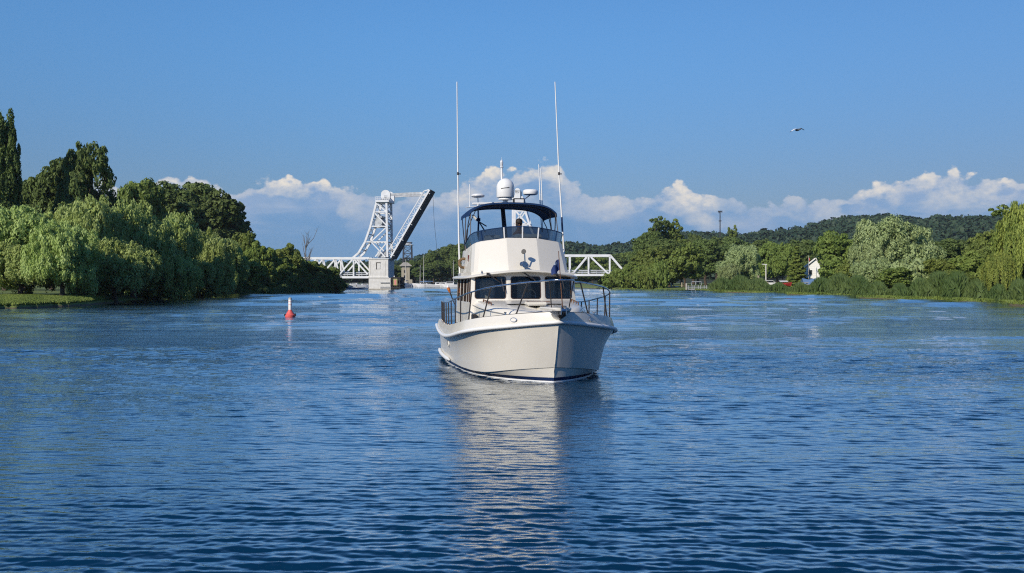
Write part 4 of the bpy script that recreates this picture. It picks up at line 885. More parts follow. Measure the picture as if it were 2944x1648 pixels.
pb = [(-1.60, 4.10), (-.53, 3.70), (.53, 3.70), (1.60, 4.10)]; ptp = [(-1.53, 4.24), (-.505, 3.86), (.505, 3.86), (1.53, 4.24)]
m = MB(); frames, panes = [], []
def vz(z): return (z-zb)/(zt_-zb)
for i in range(3):
    c = [(*pb[i], zb), (*pb[i+1], zb), (*ptp[i+1], zt_), (*ptp[i], zt_)]
    u0, u1 = ((.105, .945) if i == 0 else (.065, .935) if i == 1 else (.055, .885))
    panel(m, c, (u0, u1, vz(2.03), vz(2.68)), frames, panes)
sidew = [(4.32, 4.62), (4.78, 5.12), (5.28, 6.6), (6.8, 8.1), (8.3, 9.3)]; cuts = [4.10, 4.62, 5.10, 5.9, 6.7, 7.6]
for s_ in (-1, 1):
    for j in range(5):
        a, b_ = cuts[j], cuts[j+1]; ta, tb_ = (a+.14 if j == 0 else a), b_
        c = [(s_*1.60, a, zb), (s_*1.60, b_, zb), (s_*1.53, tb_, zt_), (s_*1.53, ta, zt_)]
        if s_ < 0: c = [c[1], c[0], c[3], c[2]]
        panel(m, c, (.14, .86, vz(1.93), vz(2.62)), frames, panes)
m.add([(-1.60, 7.6, zb), (1.60, 7.6, zb), (1.53, 7.6, zt_), (-1.53, 7.6, zt_)], [(0, 1, 2, 3)])
house = m.build('deckhouse', GEL, yacht, 25)
for g in frames:
    f_ = g.build('window', GASKET, house); panes.pop(0).build('pane', WINT, f_)
m = MB(); m.box(-1.40, 1.40, 4.4, 7.5, 1.12, 1.18); m.box(-1.38, 1.38, 4.30, 4.75, 1.75, 1.93); m.box(-1.36, 1.36, 7.35, 7.5, 1.2, 2.7); m.build('cabin_floor', INT, house)
m = MB()
for x_ in (-.95, .18, .92): m.box(x_-.22, x_+.22, 5.0, 5.1, 1.7, 2.58); m.box(x_-.24, x_+.24, 4.75, 5.1, 1.62, 1.74)
m.build('helm_seat', SEATW, house, None, .04)
m = MB(); P = [(.30+.20*math.cos(t), 4.85, 2.10+.20*math.sin(t)) for t in np.linspace(0, 2*math.pi, 21)[:-1]]; m.tube(P, .014, 6, closed=True); m.bar((.1, 4.85, 2.1), (.5, 4.85, 2.1), .02); m.build('steering_wheel', STEEL, house)
# roof slab with overhanging brow
ro = [(0, 3.52), (.56, 3.54), (1.02, 3.66), (1.38, 3.84), (1.58, 4.06), (1.68, 4.4), (1.72, 4.9), (1.73, 6.2), (1.72, 7.1), (1.68, 7.8)]
def rz_(x, dz=0): return 2.885-.21*(abs(x)/1.75)**1.7+dz
def ring(k, dz):
    r_ = [(x*k, 6.2+(y-6.2)*(k if y < 6.2 else 1), rz_(x*k, dz)) for x, y in ro]; return [(-x, y, z) for x, y, z in reversed(r_[1:])]+r_
m = MB(); m.grid([ring(.0, 0), ring(.5, 0), ring(.93, 0), ring(.985, -.01), ring(1.0, -.035), ring(1.0, -.06), ring(.985, -.08), ring(.8, -.085), ring(.4, -.085), ring(0, -.085)]); roof = m.build('roof', GEL, yacht, 40)
m = MB(); m.tube([(.0+x*.985, 6.2+(y-6.2)*.985, rz_(x)-.045) for x, y in [(-a, b_) for a, b_ in reversed(ro[1:8])]+ro[:8]], .012, 5)
# wipers
for a, b_, c_, d_ in (((1403, 789), (1438, 812), (1441, 801), (1449, 838)), ((1501, 781), (1540, 807), (1533, 800), (1541, 812)), ((1596, 787), (1619, 806), (1616, 800), (1622, 830))):
    m = MB(); p0 = lc(*a, 3.62); p1 = lc(*b_, 3.76); m.bar(p0, p1, .035, .03); m.box(p0.x-.04, p0.x+.04, p0.y-.03, p0.y+.05, p0.z-.03, p0.z+.05)
    q0 = lc(*c_, 3.77); q1 = lc(*d_, 3.72); m.bar(q0, q1, .018, .02); m.build('wiper', DSTEEL, roof)
# flybridge moulding
cb = [(0, 4.02), (.46, 4.03), (.52, 4.05), (1.32, 4.42), (1.43, 4.52), (1.49, 4.75), (1.50, 6.0), (1.48, 7.3)]
ct = [(0, 4.50), (.45, 4.51), (.51, 4.53), (1.19, 4.85), (1.31, 4.97), (1.38, 5.2), (1.41, 6.1), (1.40, 7.3)]
ctz = [3.80, 3.80, 3.79, 3.71, 3.68, 3.64, 3.56, 3.50]
def sym(r): return [(-x, y, z) for x, y, z in reversed(r[1:])]+r
lo = [(x, y, rz_(x)-.01) for x, y in cb]; hi = [(x, y, z) for (x, y), z in zip(ct, ctz)]
sc_ = lambda r, k, dz: [(x*k, y+(1-k)*.9, z+dz) for x, y, z in r]
m = MB(); m.grid([sym(lo), sym(hi), sym(sc_(hi, .975, .022)), sym(sc_(hi, .93, .02)), sym(sc_(hi, .91, -.05)), sym([(x*.9, y+.1, 2.93) for x, y, z in lo])])
fbm = m.build('flybridge', GEL, yacht, 7)
m = MB(); m.add([(x*.93, y+.08, 2.94) for x, y, z in sym(lo)], [tuple(range(len(sym(lo))))]); m.build('flybridge_floor', GEL2, fbm)
# flybridge helm console and seats
m = MB(); m.box(-.75, .95, 4.85, 5.3, 2.95, 3.83); m.box(-.1, .75, 5.05, 5.35, 3.83, 3.97); m.build('console', GEL2, fbm, None, .05)
m = MB(); P = [(.36+.19*math.cos(t), 5.52+.05*math.sin(t), 3.72+.19*math.sin(t)) for t in np.linspace(0, 2*math.pi, 21)[:-1]]; m.tube(P, .013, 6, closed=True); m.tube([(.36, 5.3, 3.70), (.36, 5.52, 3.72)], .02, 6); m.build('steering_wheel', STEEL, fbm)
for x_ in (.36, -.55):
    m = MB(); m.box(x_-.26, x_+.26, 6.15, 6.65, 3.40, 3.50); m.box(x_-.26, x_+.26, 6.62, 6.72, 3.5, 4.0); m.tube([(x_, 6.4, 2.95), (x_, 6.4, 3.4)], .06, 8); m.build('seat', SEATW, fbm, None, .03)
m = MB(); m.box(.85, 1.3, 5.6, 7.4, 2.95, 3.40); m.box(1.20, 1.30, 5.6, 7.4, 3.40, 3.52); m.build('bench', SEATW, fbm, None, .04)
# smoked wind screen with posts
wb = [(0, 4.53, 3.80), (.30, 4.54, 3.80), (.50, 4.57, 3.79), (.80, 4.72, 3.76), (1.10, 4.90, 3.72), (1.28, 5.06, 3.68), (1.36, 5.4, 3.62), (1.41, 6.2, 3.55)]
wt_ = [(x*1.05, y-.02+.0*i, z+.36-(.06*i/7 if i < 7 else .22)) for i, (x, y, z) in enumerate(wb)]
m = MB(); m.grid([sym(wb), sym(wt_)]); wsn = m.build('windscreen', SCRT, fbm, 60)
m = MB(); m.tube([Vector(p) for p in sym(wt_)], .014, 6); m.tube([Vector(p)+Vector((0, 0, .01)) for p in sym(wb)], .016, 6); m.build('screen_frame', CANVAS, wsn)
for x_, i in ((-.50, 2), (.03, 0), (.50, 2), (-1.10, 4), (1.10, 4)):
    a = Vector(wb[i]); b_ = Vector(wt_[i]); a.x = math.copysign(a.x, x_) if i else x_; b_.x = math.copysign(b_.x, x_) if i else x_
    m = MB(); m.bar(a, b_, .035, .03); m.build('screen_post', WHITEP if abs(x_) < 1 else CANVAS, wsn)
# bimini top on its bows
def bim(x, Y): return 4.985-.10*(abs(x)/1.36)**2-.22*(abs(x)/1.36)**6+.03*math.sin((Y-5.9)/2.2*math.pi)
xs_ = [1.36*math.sin(t) for t in np.linspace(-math.pi/2, math.pi/2, 25)]; bY = np.linspace(5.85, 8.1, 8)
rw = [[(x, Y, bim(x, Y)) for x in xs_] for Y in bY]; rl = [[(x, Y, bim(x, Y)-.05) for x in xs_] for Y in bY]
m = MB(); m.grid(rw); m.grid(rl); m.grid([rw[0], [(x, Y-.01, z-.055) for x, Y, z in rw[0]], rl[0]]); m.grid([rw[-1], rl[-1]])
for e in (0, -1): m.grid([[r_[e] for r_ in rw], [(r_[e][0]*1.01, r_[e][1], r_[e][2]-.13) for r_ in rw], [r_[e] for r_ in rl]])
bmn = m.build('bimini_top', CANVAS, yacht, 50)
m = MB()
for s_ in (-1, 1):
    for Y, zz, Yb in ((5.95, 4.62, 6.5), (7.0, 4.66, 6.6), (8.0, 4.62, 6.7)): m.tube([(s_*1.34, Y, zz), (s_*1.38, Y*.6+Yb*.4, 4.3), (s_*1.40, Yb, 3.5)], .016, 7)
    m.tube([(s_*1.33, 5.9, 4.68), (s_*1.39, 5.55, 3.62)], .014, 7); m.tube([(s_*1.15, 5.92, 4.78), (s_*1.36, 6.6, 4.15), (s_*1.38, 6.9, 3.5)], .013, 6)
for Y in (5.92, 7.0, 8.02): m.tube([(x, Y, bim(x, Y)-.06) for x in xs_], .016, 6)
m.build('bimini_frame', DSTEEL, bmn, 50)
# raked mast with satellite dome and lights
mst = MB(); mst.tube([(0, 6.9, 2.95), (0, 8.05, 5.12)], [.085, .07], 12); mt = mst.build('radar_mast', pmat('mast_shaded', (.06, .08, .13), .5, var=.1), yacht, 50)  # dark blue base colour carries the shade on the mast under the canopy
def dome(r, z0, h, n=7): return [(r*.97, z0), (r, z0+.02), (r, z0+h*.52)]+[(r*math.cos(t), z0+h*.52+h*.48*math.sin(t)) for t in np.linspace(.12, math.pi/2-.02, n)]
pc = lc(1453, 568, 8.05); m = MB(); m.lathe(dome(.295, 0, .63), (pc.x, 8.05, pc.z), 28); dm = m.build('satellite_dome', WHITEP, mt, 50)
m = MB()
for k in range(9): t0 = math.radians(-128+k*6); t1 = math.radians(-128+(k+1)*6); m.bar((pc.x+.298*math.cos(t0), 8.05+.298*math.sin(t0), pc.z+.27+.004*k), (pc.x+.298*math.cos(t1), 8.05+.298*math.sin(t1), pc.z+.27+.004*(k+1)), .006, .022)
m.build('dome_marking', BLACK, dm)
m = MB(); m.lathe([(.24, -.08), (.22, -.02), (.15, 0.0)], (pc.x, 8.05, pc.z), 18); m.lathe([(.10, -.22), (.07, -.12), (.16, -.06)], (pc.x, 8.05, pc.z), 14); m.box(pc.x-.18, pc.x+.25, 7.95, 8.15, pc.z-.30, pc.z-.22); m.build('dome_pedestal', WHITEP, mt, 40)
pl = lc(1443, 514, 8.25); m = MB(); m.tube([(pl.x, 8.25, pl.z-.25), (pl.x-.01, 8.25, pl.z+.38)], .035, 10); m.build('light_mast', WHITEP, mt, 50)
m = MB(); z_ = pl.z+.36; m.lathe([(.055, 0), (.062, .03), (.045, .06), (.05, .08), (.05, .16), (.055, .2), (.03, .25), (.01, .27)], (pl.x-.01, 8.25, z_), 14); m.tube([(pl.x-.01, 8.25, z_+.25), (pl.x, 8.25, z_+.36)], .006, 5); m.build('anchor_light', pmat('lamp_lens', (.6, .62, .64), .2), mt, 40)
a = lc(1358, 586, 8.05); b_ = lc(1444, 584, 8.05); m = MB(); m.bar(a, b_, .09, .07); a2 = lc(1338, 597, 8.1); b2 = lc(1392, 592, 8.1); m.bar(a2, b2, .12, .025); m.bar(lc(1372, 596, 8.0), lc(1376, 585, 8.0), .04); m.build('spreader', WHITEP, mt, None, .01)
p = lc(1374, 563, 8.05); m = MB(); m.lathe([(.10, -.065), (.19, -.05), (.225, -.01), (.22, .02), (.16, .055), (.05, .068)], p, 22); mu = m.build('gps_antenna', WHITEP, mt, 50); m = MB(); m.tube([(p.x, p.y, p.z-.07), (p.x+.01, p.y, lc(1374, 586, 8.05).z)], .02, 7); m.build('stem', STEEL, mu)
p = lc(1525, 553, 8.05); m = MB(); m.lathe([(.17, -.095), (.24, -.07), (.255, -.01), (.245, .05), (.19, .085), (.05, .098)], p, 24); mu = m.build('radar_dome', WHITEP, mt, 50); m = MB(); m.tube([(p.x-.02, p.y, p.z-.10), (p.x-.22, p.y, p.z-.25), lc(1500, 578, 8.05)], .018, 7); m.build('bracket', STEEL, mu)
a = lc(1475, 583, 7.9); b_ = lc(1507, 571, 7.9); m = MB(); m.box(a.x, b_.x, 7.8, 8.0, a.z-.04, b_.z); sl_ = m.build('deck_floodlight', DSTEEL, mt, None, .02); m = MB(); m.box(a.x+.04, b_.x-.04, 7.78, 7.8, a.z+.0, b_.z-.04); m.build('lens', WHITEP, sl_)
p = lc(1350.5, 596, 8.1); q = lc(1350.5, 530, 8.1); m = MB(); m.tube([p, q], .014, 6); m.build('whip_antenna', WHITEP, mt)
for (a, b_, c_) in (((1549, 473), (1553, 585), None), ((1555, 485), (1560, 621), 1)):
    m = MB(); m.tube([lc(*b_, 8.6), lc(*a, 8.6)], [.022, .014], 6)
    if c_: P = lc(1552, 622, 8.6); Q = lc(1563, 622, 8.6); m.bar(P, Q, .06, .08); m.tube([lc(1560, 620, 8.6), lc(1560, 668, 8.6)], .015, 6)
    else: m.tube([lc(1553, 585, 8.6), lc(1556, 640, 8.6), lc(1558, 668, 8.6)], .018, 6)
    m.build('whip_antenna', WHITEP, mt)
for nm, pts, Yq in (('tall_antenna', [(1322, 792), (1319, 680), (1316.5, 500), (1314, 236)], 6.8), ('tall_antenna', [(1623, 752), (1617, 655), (1607, 500), (1595.5, 236)], 6.8)):
    P = [lc(*q, Yq) for q in pts]; m = MB(); m.tube(P, [.030, .027, .023, .015], 8); an = m.build(nm, WHITEP, yacht, 50)
    m = MB(); j = P[2]; m.tube([j-Vector((0, 0, .04)), j+Vector((0, 0, .05))], .032, 8); m.box(j.x-.02, j.x+.09, j.y-.02, j.y+.02, j.z-.02, j.z+.01); m.build('ferrule', DSTEEL, an)
    if P[0].x > 0:
        m = MB(); m.tube([P[1]+Vector((.0, 0, -.12)), P[1]+(P[2]-P[1]).normalized()*.34], .030, 8); m.build('grip', NAVY, an)
    m = MB(); m.box(P[0].x-.06, P[0].x+.06, Yq-.06, Yq+.06, rz_(P[0].x)-.02 if P[0].x < 0 else P[0].z-.05, P[0].z+.06 if P[0].x < 0 else P[0].z+.1); m.bar(P[0]+(P[1]-P[0])*.35, Vector((math.copysign(1.48, P[0].x), Yq, (P[0]+(P[1]-P[0])*.35).z)), .05, .05); m.build('mount', STEEL, an)
# aft poles with fittings seen under the canopy, starboard
m = MB(); m.tube([lc(1375, 606, 8.5), lc(1376, 640, 8.5), lc(1374, 690, 8.5)], .032, 7); m.tube([lc(1357, 618, 8.4), lc(1371, 634, 8.4), lc(1399, 651, 8.4)], .02, 6); m.tube([lc(1379, 641, 8.4), lc(1396, 668, 8.4)], .022, 6); m.box(*(lambda p: (p.x-.05, p.x+.06, 8.3, 8.45, p.z-.05, p.z+.05))(lc(1375, 632, 8.4))); m.build('davit', CANVAS, yacht, 40)
m = MB(); m.tube([lc(1360, 620, 8.42), lc(1372, 634, 8.42)], .045, 8); m.build('davit_float', WHITEP, yacht, 40)
# searchlight and horn on the flybridge front
pb_ = lc(1507, 757, 4.05); pt_ = lc(1508, 727, 3.92)
m = MB(); m.lathe([(.085, 0), (.09, .02), (.06, .05)], (pb_.x, 4.06, pb_.z-.03), 14, M=Matrix.Rotation(math.radians(75), 4, 'X')); m.tube([(pb_.x, 4.02, pb_.z), (pb_.x, 3.92, pb_.z+.02), (pt_.x, 3.92, pt_.z)], .020, 8); se = m.build('searchlight', STEEL, fbm, 40)
m = MB(); m.lathe([(.03, -.08), (.062, -.04), (.070, .05), (.066, .065)], (pt_.x-.03, 3.92, pt_.z+.03), 16, M=Matrix.Rotation(math.radians(80), 4, 'X')); m.build('lamp_head', pmat('lamp_grey', (.16, .15, .13), .5, var=.2), se, 40)
m = MB(); m.lathe([(.02, 0), (.025, .18), (.05, .26), (.085, .30)], (pb_.x-.03, 4.05, pb_.z-.02), 14, M=Matrix.Rotation(math.radians(95), 4, 'X')); m.lathe([(.02, 0), (.03, .12), (.07, .2)], (pb_.x-.10, 4.05, pb_.z-.01), 12, M=Matrix.Rotation(math.radians(95), 4, 'X')); m.build('horn', STEEL, fbm, 40)
p = lc(1386, 783, 3.8); m = MB(); m.lathe([(.03, 0), (.03, .03), (.015, .05), (.035, .08)], (p.x, 3.8, rz_(p.x)), 10); m.build('roof_vent', STEEL, roof)
# starboard side light, ring of line and small gear beside the flybridge
p = lc(1351, 745, 5.6); m = MB(); m.box(p.x-.05, p.x+.08, 5.55, 5.75, p.z-.12, p.z+.12); m.build('side_light', pmat('dark_red', (.12, .015, .01), .5), fbm, None, .01)
p = lc(1333, 757, 6.4); m = MB(); m.tube([(p.x+.14*math.cos(t), 6.4+.03*math.sin(3*t), p.z+.14*math.sin(t)) for t in np.linspace(0, 2*math.pi, 17)[:-1]], .045, 8, closed=True); m.build('coiled_line', pmat('brown_rope', (.22, .14, .07), .9, var=.4, vscale=20, bump=.5, bscale=40), fbm)
m = MB(); p = lc(1347, 776, 5.9); m.tube([(p.x, 5.9, p.z-.12), (p.x, 5.9, p.z+.42)], .025, 8); m.lathe([(.09, -.13), (.07, -.10), (.03, -.04)], (p.x, 5.9, p.z), 12); m.build('fairlead', STEEL, fbm)
# bow pulpit, roller, anchor
rws = []
for y_, hw in ((-1.06, .06), (-1.02, .17), (-.9, .235), (-.6, .26), (-.3, .29), (.15, .32)): rws.append([(-hw, y_, 1.83), (-hw-.015, y_, 1.87), (-hw, y_, 1.90), (hw, y_, 1.90), (hw+.015, y_, 1.87), (hw, y_, 1.83)])
m = MB(); m.grid(rws, closed=True); m.add(rws[0], [tuple(range(6))]); m.add(rws[-1], [tuple(range(6))])
m.grid([[(-.235, -.9, 1.83), (0, -.98, 1.82), (.235, -.9, 1.83)], [(-.20, -.62, 1.72), (0, -.72, 1.66), (.20, -.62, 1.72)], [(-.1, -.5, 1.60), (0, -.62, 1.56), (.1, -.5, 1.60)]]); pu = m.build('bow_pulpit', GEL, yacht, 40)
m = MB(); m.box(-.07, -.05, -1.15, -.3, 1.74, 1.95); m.box(.05, .07, -1.15, -.3, 1.74, 1.95); m.lathe([(.045, -.05), (.045, .05)], (0, -1.12, 1.84), 12, M=Matrix.Rotation(math.pi/2, 4, 'Y')); m.build('bow_roller', STEEL, pu)
m = MB(); m.bar((0, -1.12, 1.80), (0, -.66, 1.62), .03, .06); m.add([(0, -1.14, 1.80), (-.11, -.92, 1.70), (0, -.80, 1.62), (.11, -.92, 1.70), (0, -.92, 1.74)], [(0, 1, 4), (0, 4, 3), (1, 2, 4), (4, 2, 3), (0, 3, 2, 1)]); m.build('anchor', DSTEEL, pu)
m = MB(); m.lathe([(.11, 0), (.12, .06), (.07, .09), (.09, .17), (.05, .2)], (.0, .35, 1.52), 14); m.build('windlass', STEEL, yacht, 40)
# hawse holes, cleats
for s_ in (-1, 1):
    Y_ = .12; x0 = Br(Y_)-.02; dx = (Br(Y_+.05)-Br(Y_-.05))/.1; tdir = Vector((s_*dx, 1, 0)).normalized(); c0 = Vector((s_*(x0+.01), Y_-.02, (Zr(Y_)+Zt(Y_))/2))
    m = MB(); m.tube([c0+tdir*.085*math.cos(t)*(1 if abs(math.cos(t)) > .5 else 1)+Vector((0, 0, .045*math.sin(t))) for t in np.linspace(0, 2*math.pi, 21)[:-1]], .014, 6, closed=True); hw_ = m.build('hawse_ring', STEEL, yacht)
    n_ = Vector((s_, -dx, 0)).normalized(); m = MB(); m.add([c0+n_*.012+tdir*.08*math.cos(t)+Vector((0, 0, .042*math.sin(t))) for t in np.linspace(0, 2*math.pi, 17)[:-1]], [tuple(range(16))]); m.build('hawse_opening', WHITEP if s_ > 0 else GEL2, hw_)
for s_, Y_ in ((-1, .45), (1, .45), (-1, 5.2), (1, 5.2)):
    x_ = s_*(Br(Y_)-.20); z_ = Zt(Y_)+.0; m = MB(); m.tube([(x_, Y_-.13, z_+.07), (x_, Y_+.13, z_+.07)], .016, 7)
    for q in (-.05, .05): m.tube([(x_, Y_+q, z_-.01), (x_, Y_+q, z_+.07)], .014, 6)
    m.build('cleat', STEEL, yacht)
# bow rail: one long tube, every stanchion a part
Zrail = smooth_itp([-1.05, -.3, .4, 1.5, 3.9, 5.1, 7.3, 10.6], [2.56, 2.54, 2.45, 2.26, 2.02, 1.93, 1.88, 1.88])
def rpt(Y): return Vector((max(Br(Y-.02)-.13, .0) if Y > -.45 else 0, Y, Zrail(Y)))
ys_l = list(np.linspace(9.3, .4, 34))+[.1, -.1, -.25]; left = [Vector((-rpt(Y).x, Y, Zrail(Y))) for Y in ys_l]
fr_ = [Vector((-.38, -.62, 2.55)), Vector((-.30, -.92, 2.56)), Vector((-.16, -1.06, 2.57)), Vector((0, -1.10, 2.57))]
pth = left+fr_; pth = pth+[Vector((-p.x, p.y, p.z)) for p in reversed(pth[:-1])]
m = MB(); m.tube(pth, .021, 8); rail = m.build('bow_rail', STEEL, yacht, 60)
def stanch(Y, s_, lean=.0, top=None, r_=.019):
    bz = Zt(Y+lean); b0_ = Vector((s_*(Br(Y+lean)-.14), Y+lean, bz)); t0_ = top or Vector((s_*rpt(Y).x, Y, Zrail(Y)))
    m = MB(); m.tube([b0_, t0_], r_, 7); m.lathe([(.035, 0), (.03, .015), (.016, .03)], b0_, 8); m.build('stanchion', DSTEEL, rail)  # dark brownish steel also carries the shade on the posts
for s_ in (-1, 1):
    for Y, ln in ((-.05, .22), (.75, .25), (1.55, .2), (2.6, .06), (3.6, .03), (4.6, 0), (5.5, 0), (6.4, 0), (7.3, 0), (8.0, 0), (8.7, 0), (9.3, 0)): stanch(Y, s_, ln)
    m = MB(); m.tube([(s_*.22, -.75, 1.9), (s_*.30, -.92, 2.56)], .014, 7); m.build('stanchion', DSTEEL, rail)
for s_ in (-1, 1):
    m = MB(); m.tube([Vector((s_*rpt(Y).x, Y, (Zrail(Y)+Zt(Y))/2)) for Y in np.linspace(4.6, 9.3, 14)], .009, 6); m.build('mid_rail', DSTEEL, rail)
# flagstaff with a small blue burgee
m = MB(); a = Vector((0.0, -1.0, 1.9)); b_ = lc(1605.7, 722, -1.0); m.tube([a, b_], [.014, .009], 7); fs_ = m.build('flagstaff', TEAK, yacht)
rws = []
for i in range(9):
    q = i/8; top_ = b_.lerp(a, .12); x_ = top_.x-.19*q; rws.append([Vector((x_, -1.0+.04*math.sin(q*7), top_.z-.015-.42*q*q*.6-.02)), Vector((x_+.01, -1.0+.05*math.sin(q*7+.8), top_.z-.18-.22*q)), Vector((x_+.03, -1.0+.04*math.sin(q*6+.5), top_.z-.30-.12*q+.02*math.sin(q*9)))])
FLB = bpy.data.materials.new('burgee_cloth'); FLB.use_nodes = True; T = NT(FLB.node_tree); P_ = T.n('ShaderNodeTexCoord').outputs['Object']
vb = T.n('ShaderNodeVectorMath', operation='DISTANCE', i_0=P_); vb.inputs[1].default_value = (b_.x-.09, -1.0, b_.z-.29)
vb2 = T.n('ShaderNodeVectorMath', operation='DISTANCE', i_0=P_); vb2.inputs[1].default_value = (b_.x-.045, -1.0, b_.z-.22)
k1 = T.m('LESS_THAN', vb.outputs['Value'], .058); k2 = T.m('LESS_THAN', vb2.outputs['Value'], .026)
bb = T.n('ShaderNodeBsdfPrincipled', i_Roughness=.8); T.put(bb, 'Base Color', T.mix(T.m('MAXIMUM', k1, k2), (.012, .035, .14, 1), (.55, .6, .66, 1))); T.n('ShaderNodeOutputMaterial', i_Surface=bb)
m = MB(); m.grid(rws); m.build('burgee', FLB, fs_, 60)
# starboard quarter: rod with an orange tip, deck gear, hull fitting
m = MB(); p = lc(1289, 829, 8.6); q = lc(1301, 860, 8.6); m.tube([p, q, q+(q-p)*.5], [.03, .018, .012], 7); rd_ = m.build('fishing_rod', DSTEEL, yacht)
m = MB(); m.tube([p+(p-q)*.12, p+(q-p)*.12, p+(q-p)*.38], [.045, .055, .03], 8); m.build('grip', ORANGE, rd_); m = MB(); m.lathe([(.03, -.05), (.05, 0), (.03, .05)], p+(p-q)*.10, 8); m.build('tip', WHITEP, rd_)
m = MB(); p = Vector((-1.66, 2.75, Zt(2.75)-.02)); m.tube([p+Vector((0, .12*math.cos(t), .12*math.sin(t)+.05)) for t in np.linspace(0, 2*math.pi, 15)[:-1]], .014, 6, closed=True); m.tube([p+Vector((.09, .12*math.cos(t), .12*math.sin(t)+.05)) for t in np.linspace(0, 2*math.pi, 15)[:-1]], .014, 6, closed=True); m.tube([p+Vector((-.02, 0, .05)), p+Vector((.11, 0, .05))], .04, 8); m.box(p.x-.02, p.x+.1, p.y-.12, p.y+.12, p.z-.3, p.z-.06); m.build('hose_reel', BLACK, yacht)
m = MB(); m.box(-1.62, -1.50, 3.2, 3.6, 1.1, 1.62); m.build('door_step', DSTEEL, yacht, None, .02)
Yv = 5.4; xv = float(np.interp(.68, [f[0][2] for f in [[(0, 0, .13)]]+[[(0, 0, Zr(Yv))]]], [Bc(Yv), Br(Yv)-.12]))
wv = (.68-.13)/(Zr(Yv)-.13); xv = Bc(Yv)+(Br(Yv)-Bc(Yv))*(.42*wv+.58*wv**4.2)
m = MB(); m.lathe([(.13, 0), (.13, .03), (.09, .035)], (-xv-.0, Yv, .70), 16, sx=1.0, sy=.62, M=Matrix.Rotation(-math.pi/2, 4, 'Y')); ht = m.build('hull_vent', WHITEP, yacht, 40)
m = MB(); m.box(-xv-.045, -xv-.02, Yv-.02, Yv+.02, .63, .77); m.build('vent_slot', BLACK, ht)
# helmsman on the flybridge
def skin_obj(name, V_, E_, R_, mat, parent, sub=2):
    me = bpy.data.meshes.new(name+'_rig'); me.from_pydata(V_, E_, []); o = bpy.data.objects.new(name+'_rig', me); COL.objects.link(o)
    o.modifiers.new('s', 'SKIN'); me.skin_vertices
    for sv, r_ in zip(me.skin_vertices[0].data, R_): sv.radius = (r_, r_*.92) if not isinstance(r_, tuple) else r_
    me.skin_vertices[0].data[0].use_root = True
    sb = o.modifiers.new('u', 'SUBSURF'); sb.levels = sub; sb.render_levels = sub
    dg = bpy.context.evaluated_depsgraph_get(); nm = bpy.data.meshes.new_from_object(o.evaluated_get(dg)); bpy.data.objects.remove(o)
    nm.name = name; nm.materials.clear(); nm.materials.append(mat)
    for f in nm.polygons: f.use_smooth = True
    ob = bpy.data.objects.new(name, nm); COL.objects.link(ob); ob.parent = parent; return ob
hp = lc(1492, 642, 6.45)
wp_ = yacht.matrix_basis @ Vector((hp.x, 6.45, 3.50)); pe = empty('person', wp_, YTH); tag(pe, 'person in a dark cap and grey shirt seated at the flybridge helm', 'person')
hz0 = hp.z-3.50     # head centre above the seat
V_ = [(0, 0, .10), (0, .02, .24), (0, .01, .40), (0, 0, .50), (0, -.01, hz0-.13), (0, -.015, hz0-.04), (0, -.02, hz0+.05),
      (-.17, 0, .49), (-.25, -.08, .30), (-.16, -.34, .22), (-.11, -.44, .23), (-.09, -.52, .22), (-.06, -.57, .20),
      (.17, 0, .49), (.25, -.08, .30), (.16, -.34, .22), (.11, -.44, .23), (.09, -.52, .22), (.06, -.57, .20),
      (-.10, -.05, .07), (-.12, -.42, .08), (-.12, -.47, -.32), (-.12, -.58, -.40), (.10, -.05, .07), (.12, -.42, .08), (.12, -.47, -.32), (.12, -.58, -.40)]
E_ = [(0, 1), (1, 2), (2, 3), (3, 4), (4, 5), (5, 6), (3, 7), (7, 8), (8, 9), (9, 10), (10, 11), (11, 12), (3, 13), (13, 14), (14, 15), (15, 16), (16, 17), (17, 18), (0, 19), (19, 20), (20, 21), (21, 22), (0, 23), (23, 24), (24, 25), (25, 26)]
R_ = [(.15, .12), (.14, .11), (.155, .11), (.12, .09), .055, .085, .088, .07, .052, .042, .034, .03, .022, .07, .052, .042, .034, .03, .022, .085, .065, .05, .04, .085, .065, .05, .04]
skin_obj('body', V_, E_, R_, SKIN, pe)
tor = skin_obj('shirt', [(0, 0, .06), (0, .02, .24), (0, .01, .40), (0, 0, .50), (-.17, 0, .49), (-.24, -.06, .33), (.17, 0, .49), (.24, -.06, .33)], [(0, 1), (1, 2), (2, 3), (3, 4), (4, 5), (3, 6), (6, 7)],
    [(.165, .135), (.155, .125), (.17, .125), (.125, .10), .085, .066, .085, .066], SHIRT, pe)
skin_obj('trousers', [(0, .0, .06), (-.10, -.05, .07), (-.12, -.42, .08), (-.12, -.47, -.28), (.10, -.05, .07), (.12, -.42, .08), (.12, -.47, -.28)], [(0, 1), (1, 2), (2, 3), (0, 4), (4, 5), (5, 6)], [(.16, .13), .10, .078, .06, .10, .078, .06], pmat('navy_trousers', (.03, .04, .07), .9), pe)
m = MB(); m.lathe([(.108, -.02), (.112, .02), (.10, .07), (.06, .105), (.01, .118)], (0, -.015, hz0+.035), 18); m.add([(-.075, -.10, hz0+.03), (.075, -.10, hz0+.03), (.06, -.20, hz0+.01), (0, -.22, hz0+.012), (-.06, -.20, hz0+.01), (-.075, -.10, hz0+.022), (.075, -.10, hz0+.022), (.06, -.20, hz0+.0), (0, -.22, hz0+.002), (-.06, -.20, hz0+.0)], [(0, 1, 2, 3, 4), (9, 8, 7, 6, 5), (0, 5, 6, 1), (1, 6, 7, 2), (2, 7, 8, 3), (3, 8, 9, 4), (4, 9, 5, 0)]); m.build('cap', HAIR, pe, 40)
m = MB(); m.lathe([(.09, -.09), (.104, -.04), (.106, .03)], (0, .012, hz0+.0), 16); m.build('hair', HAIR, pe, 40)
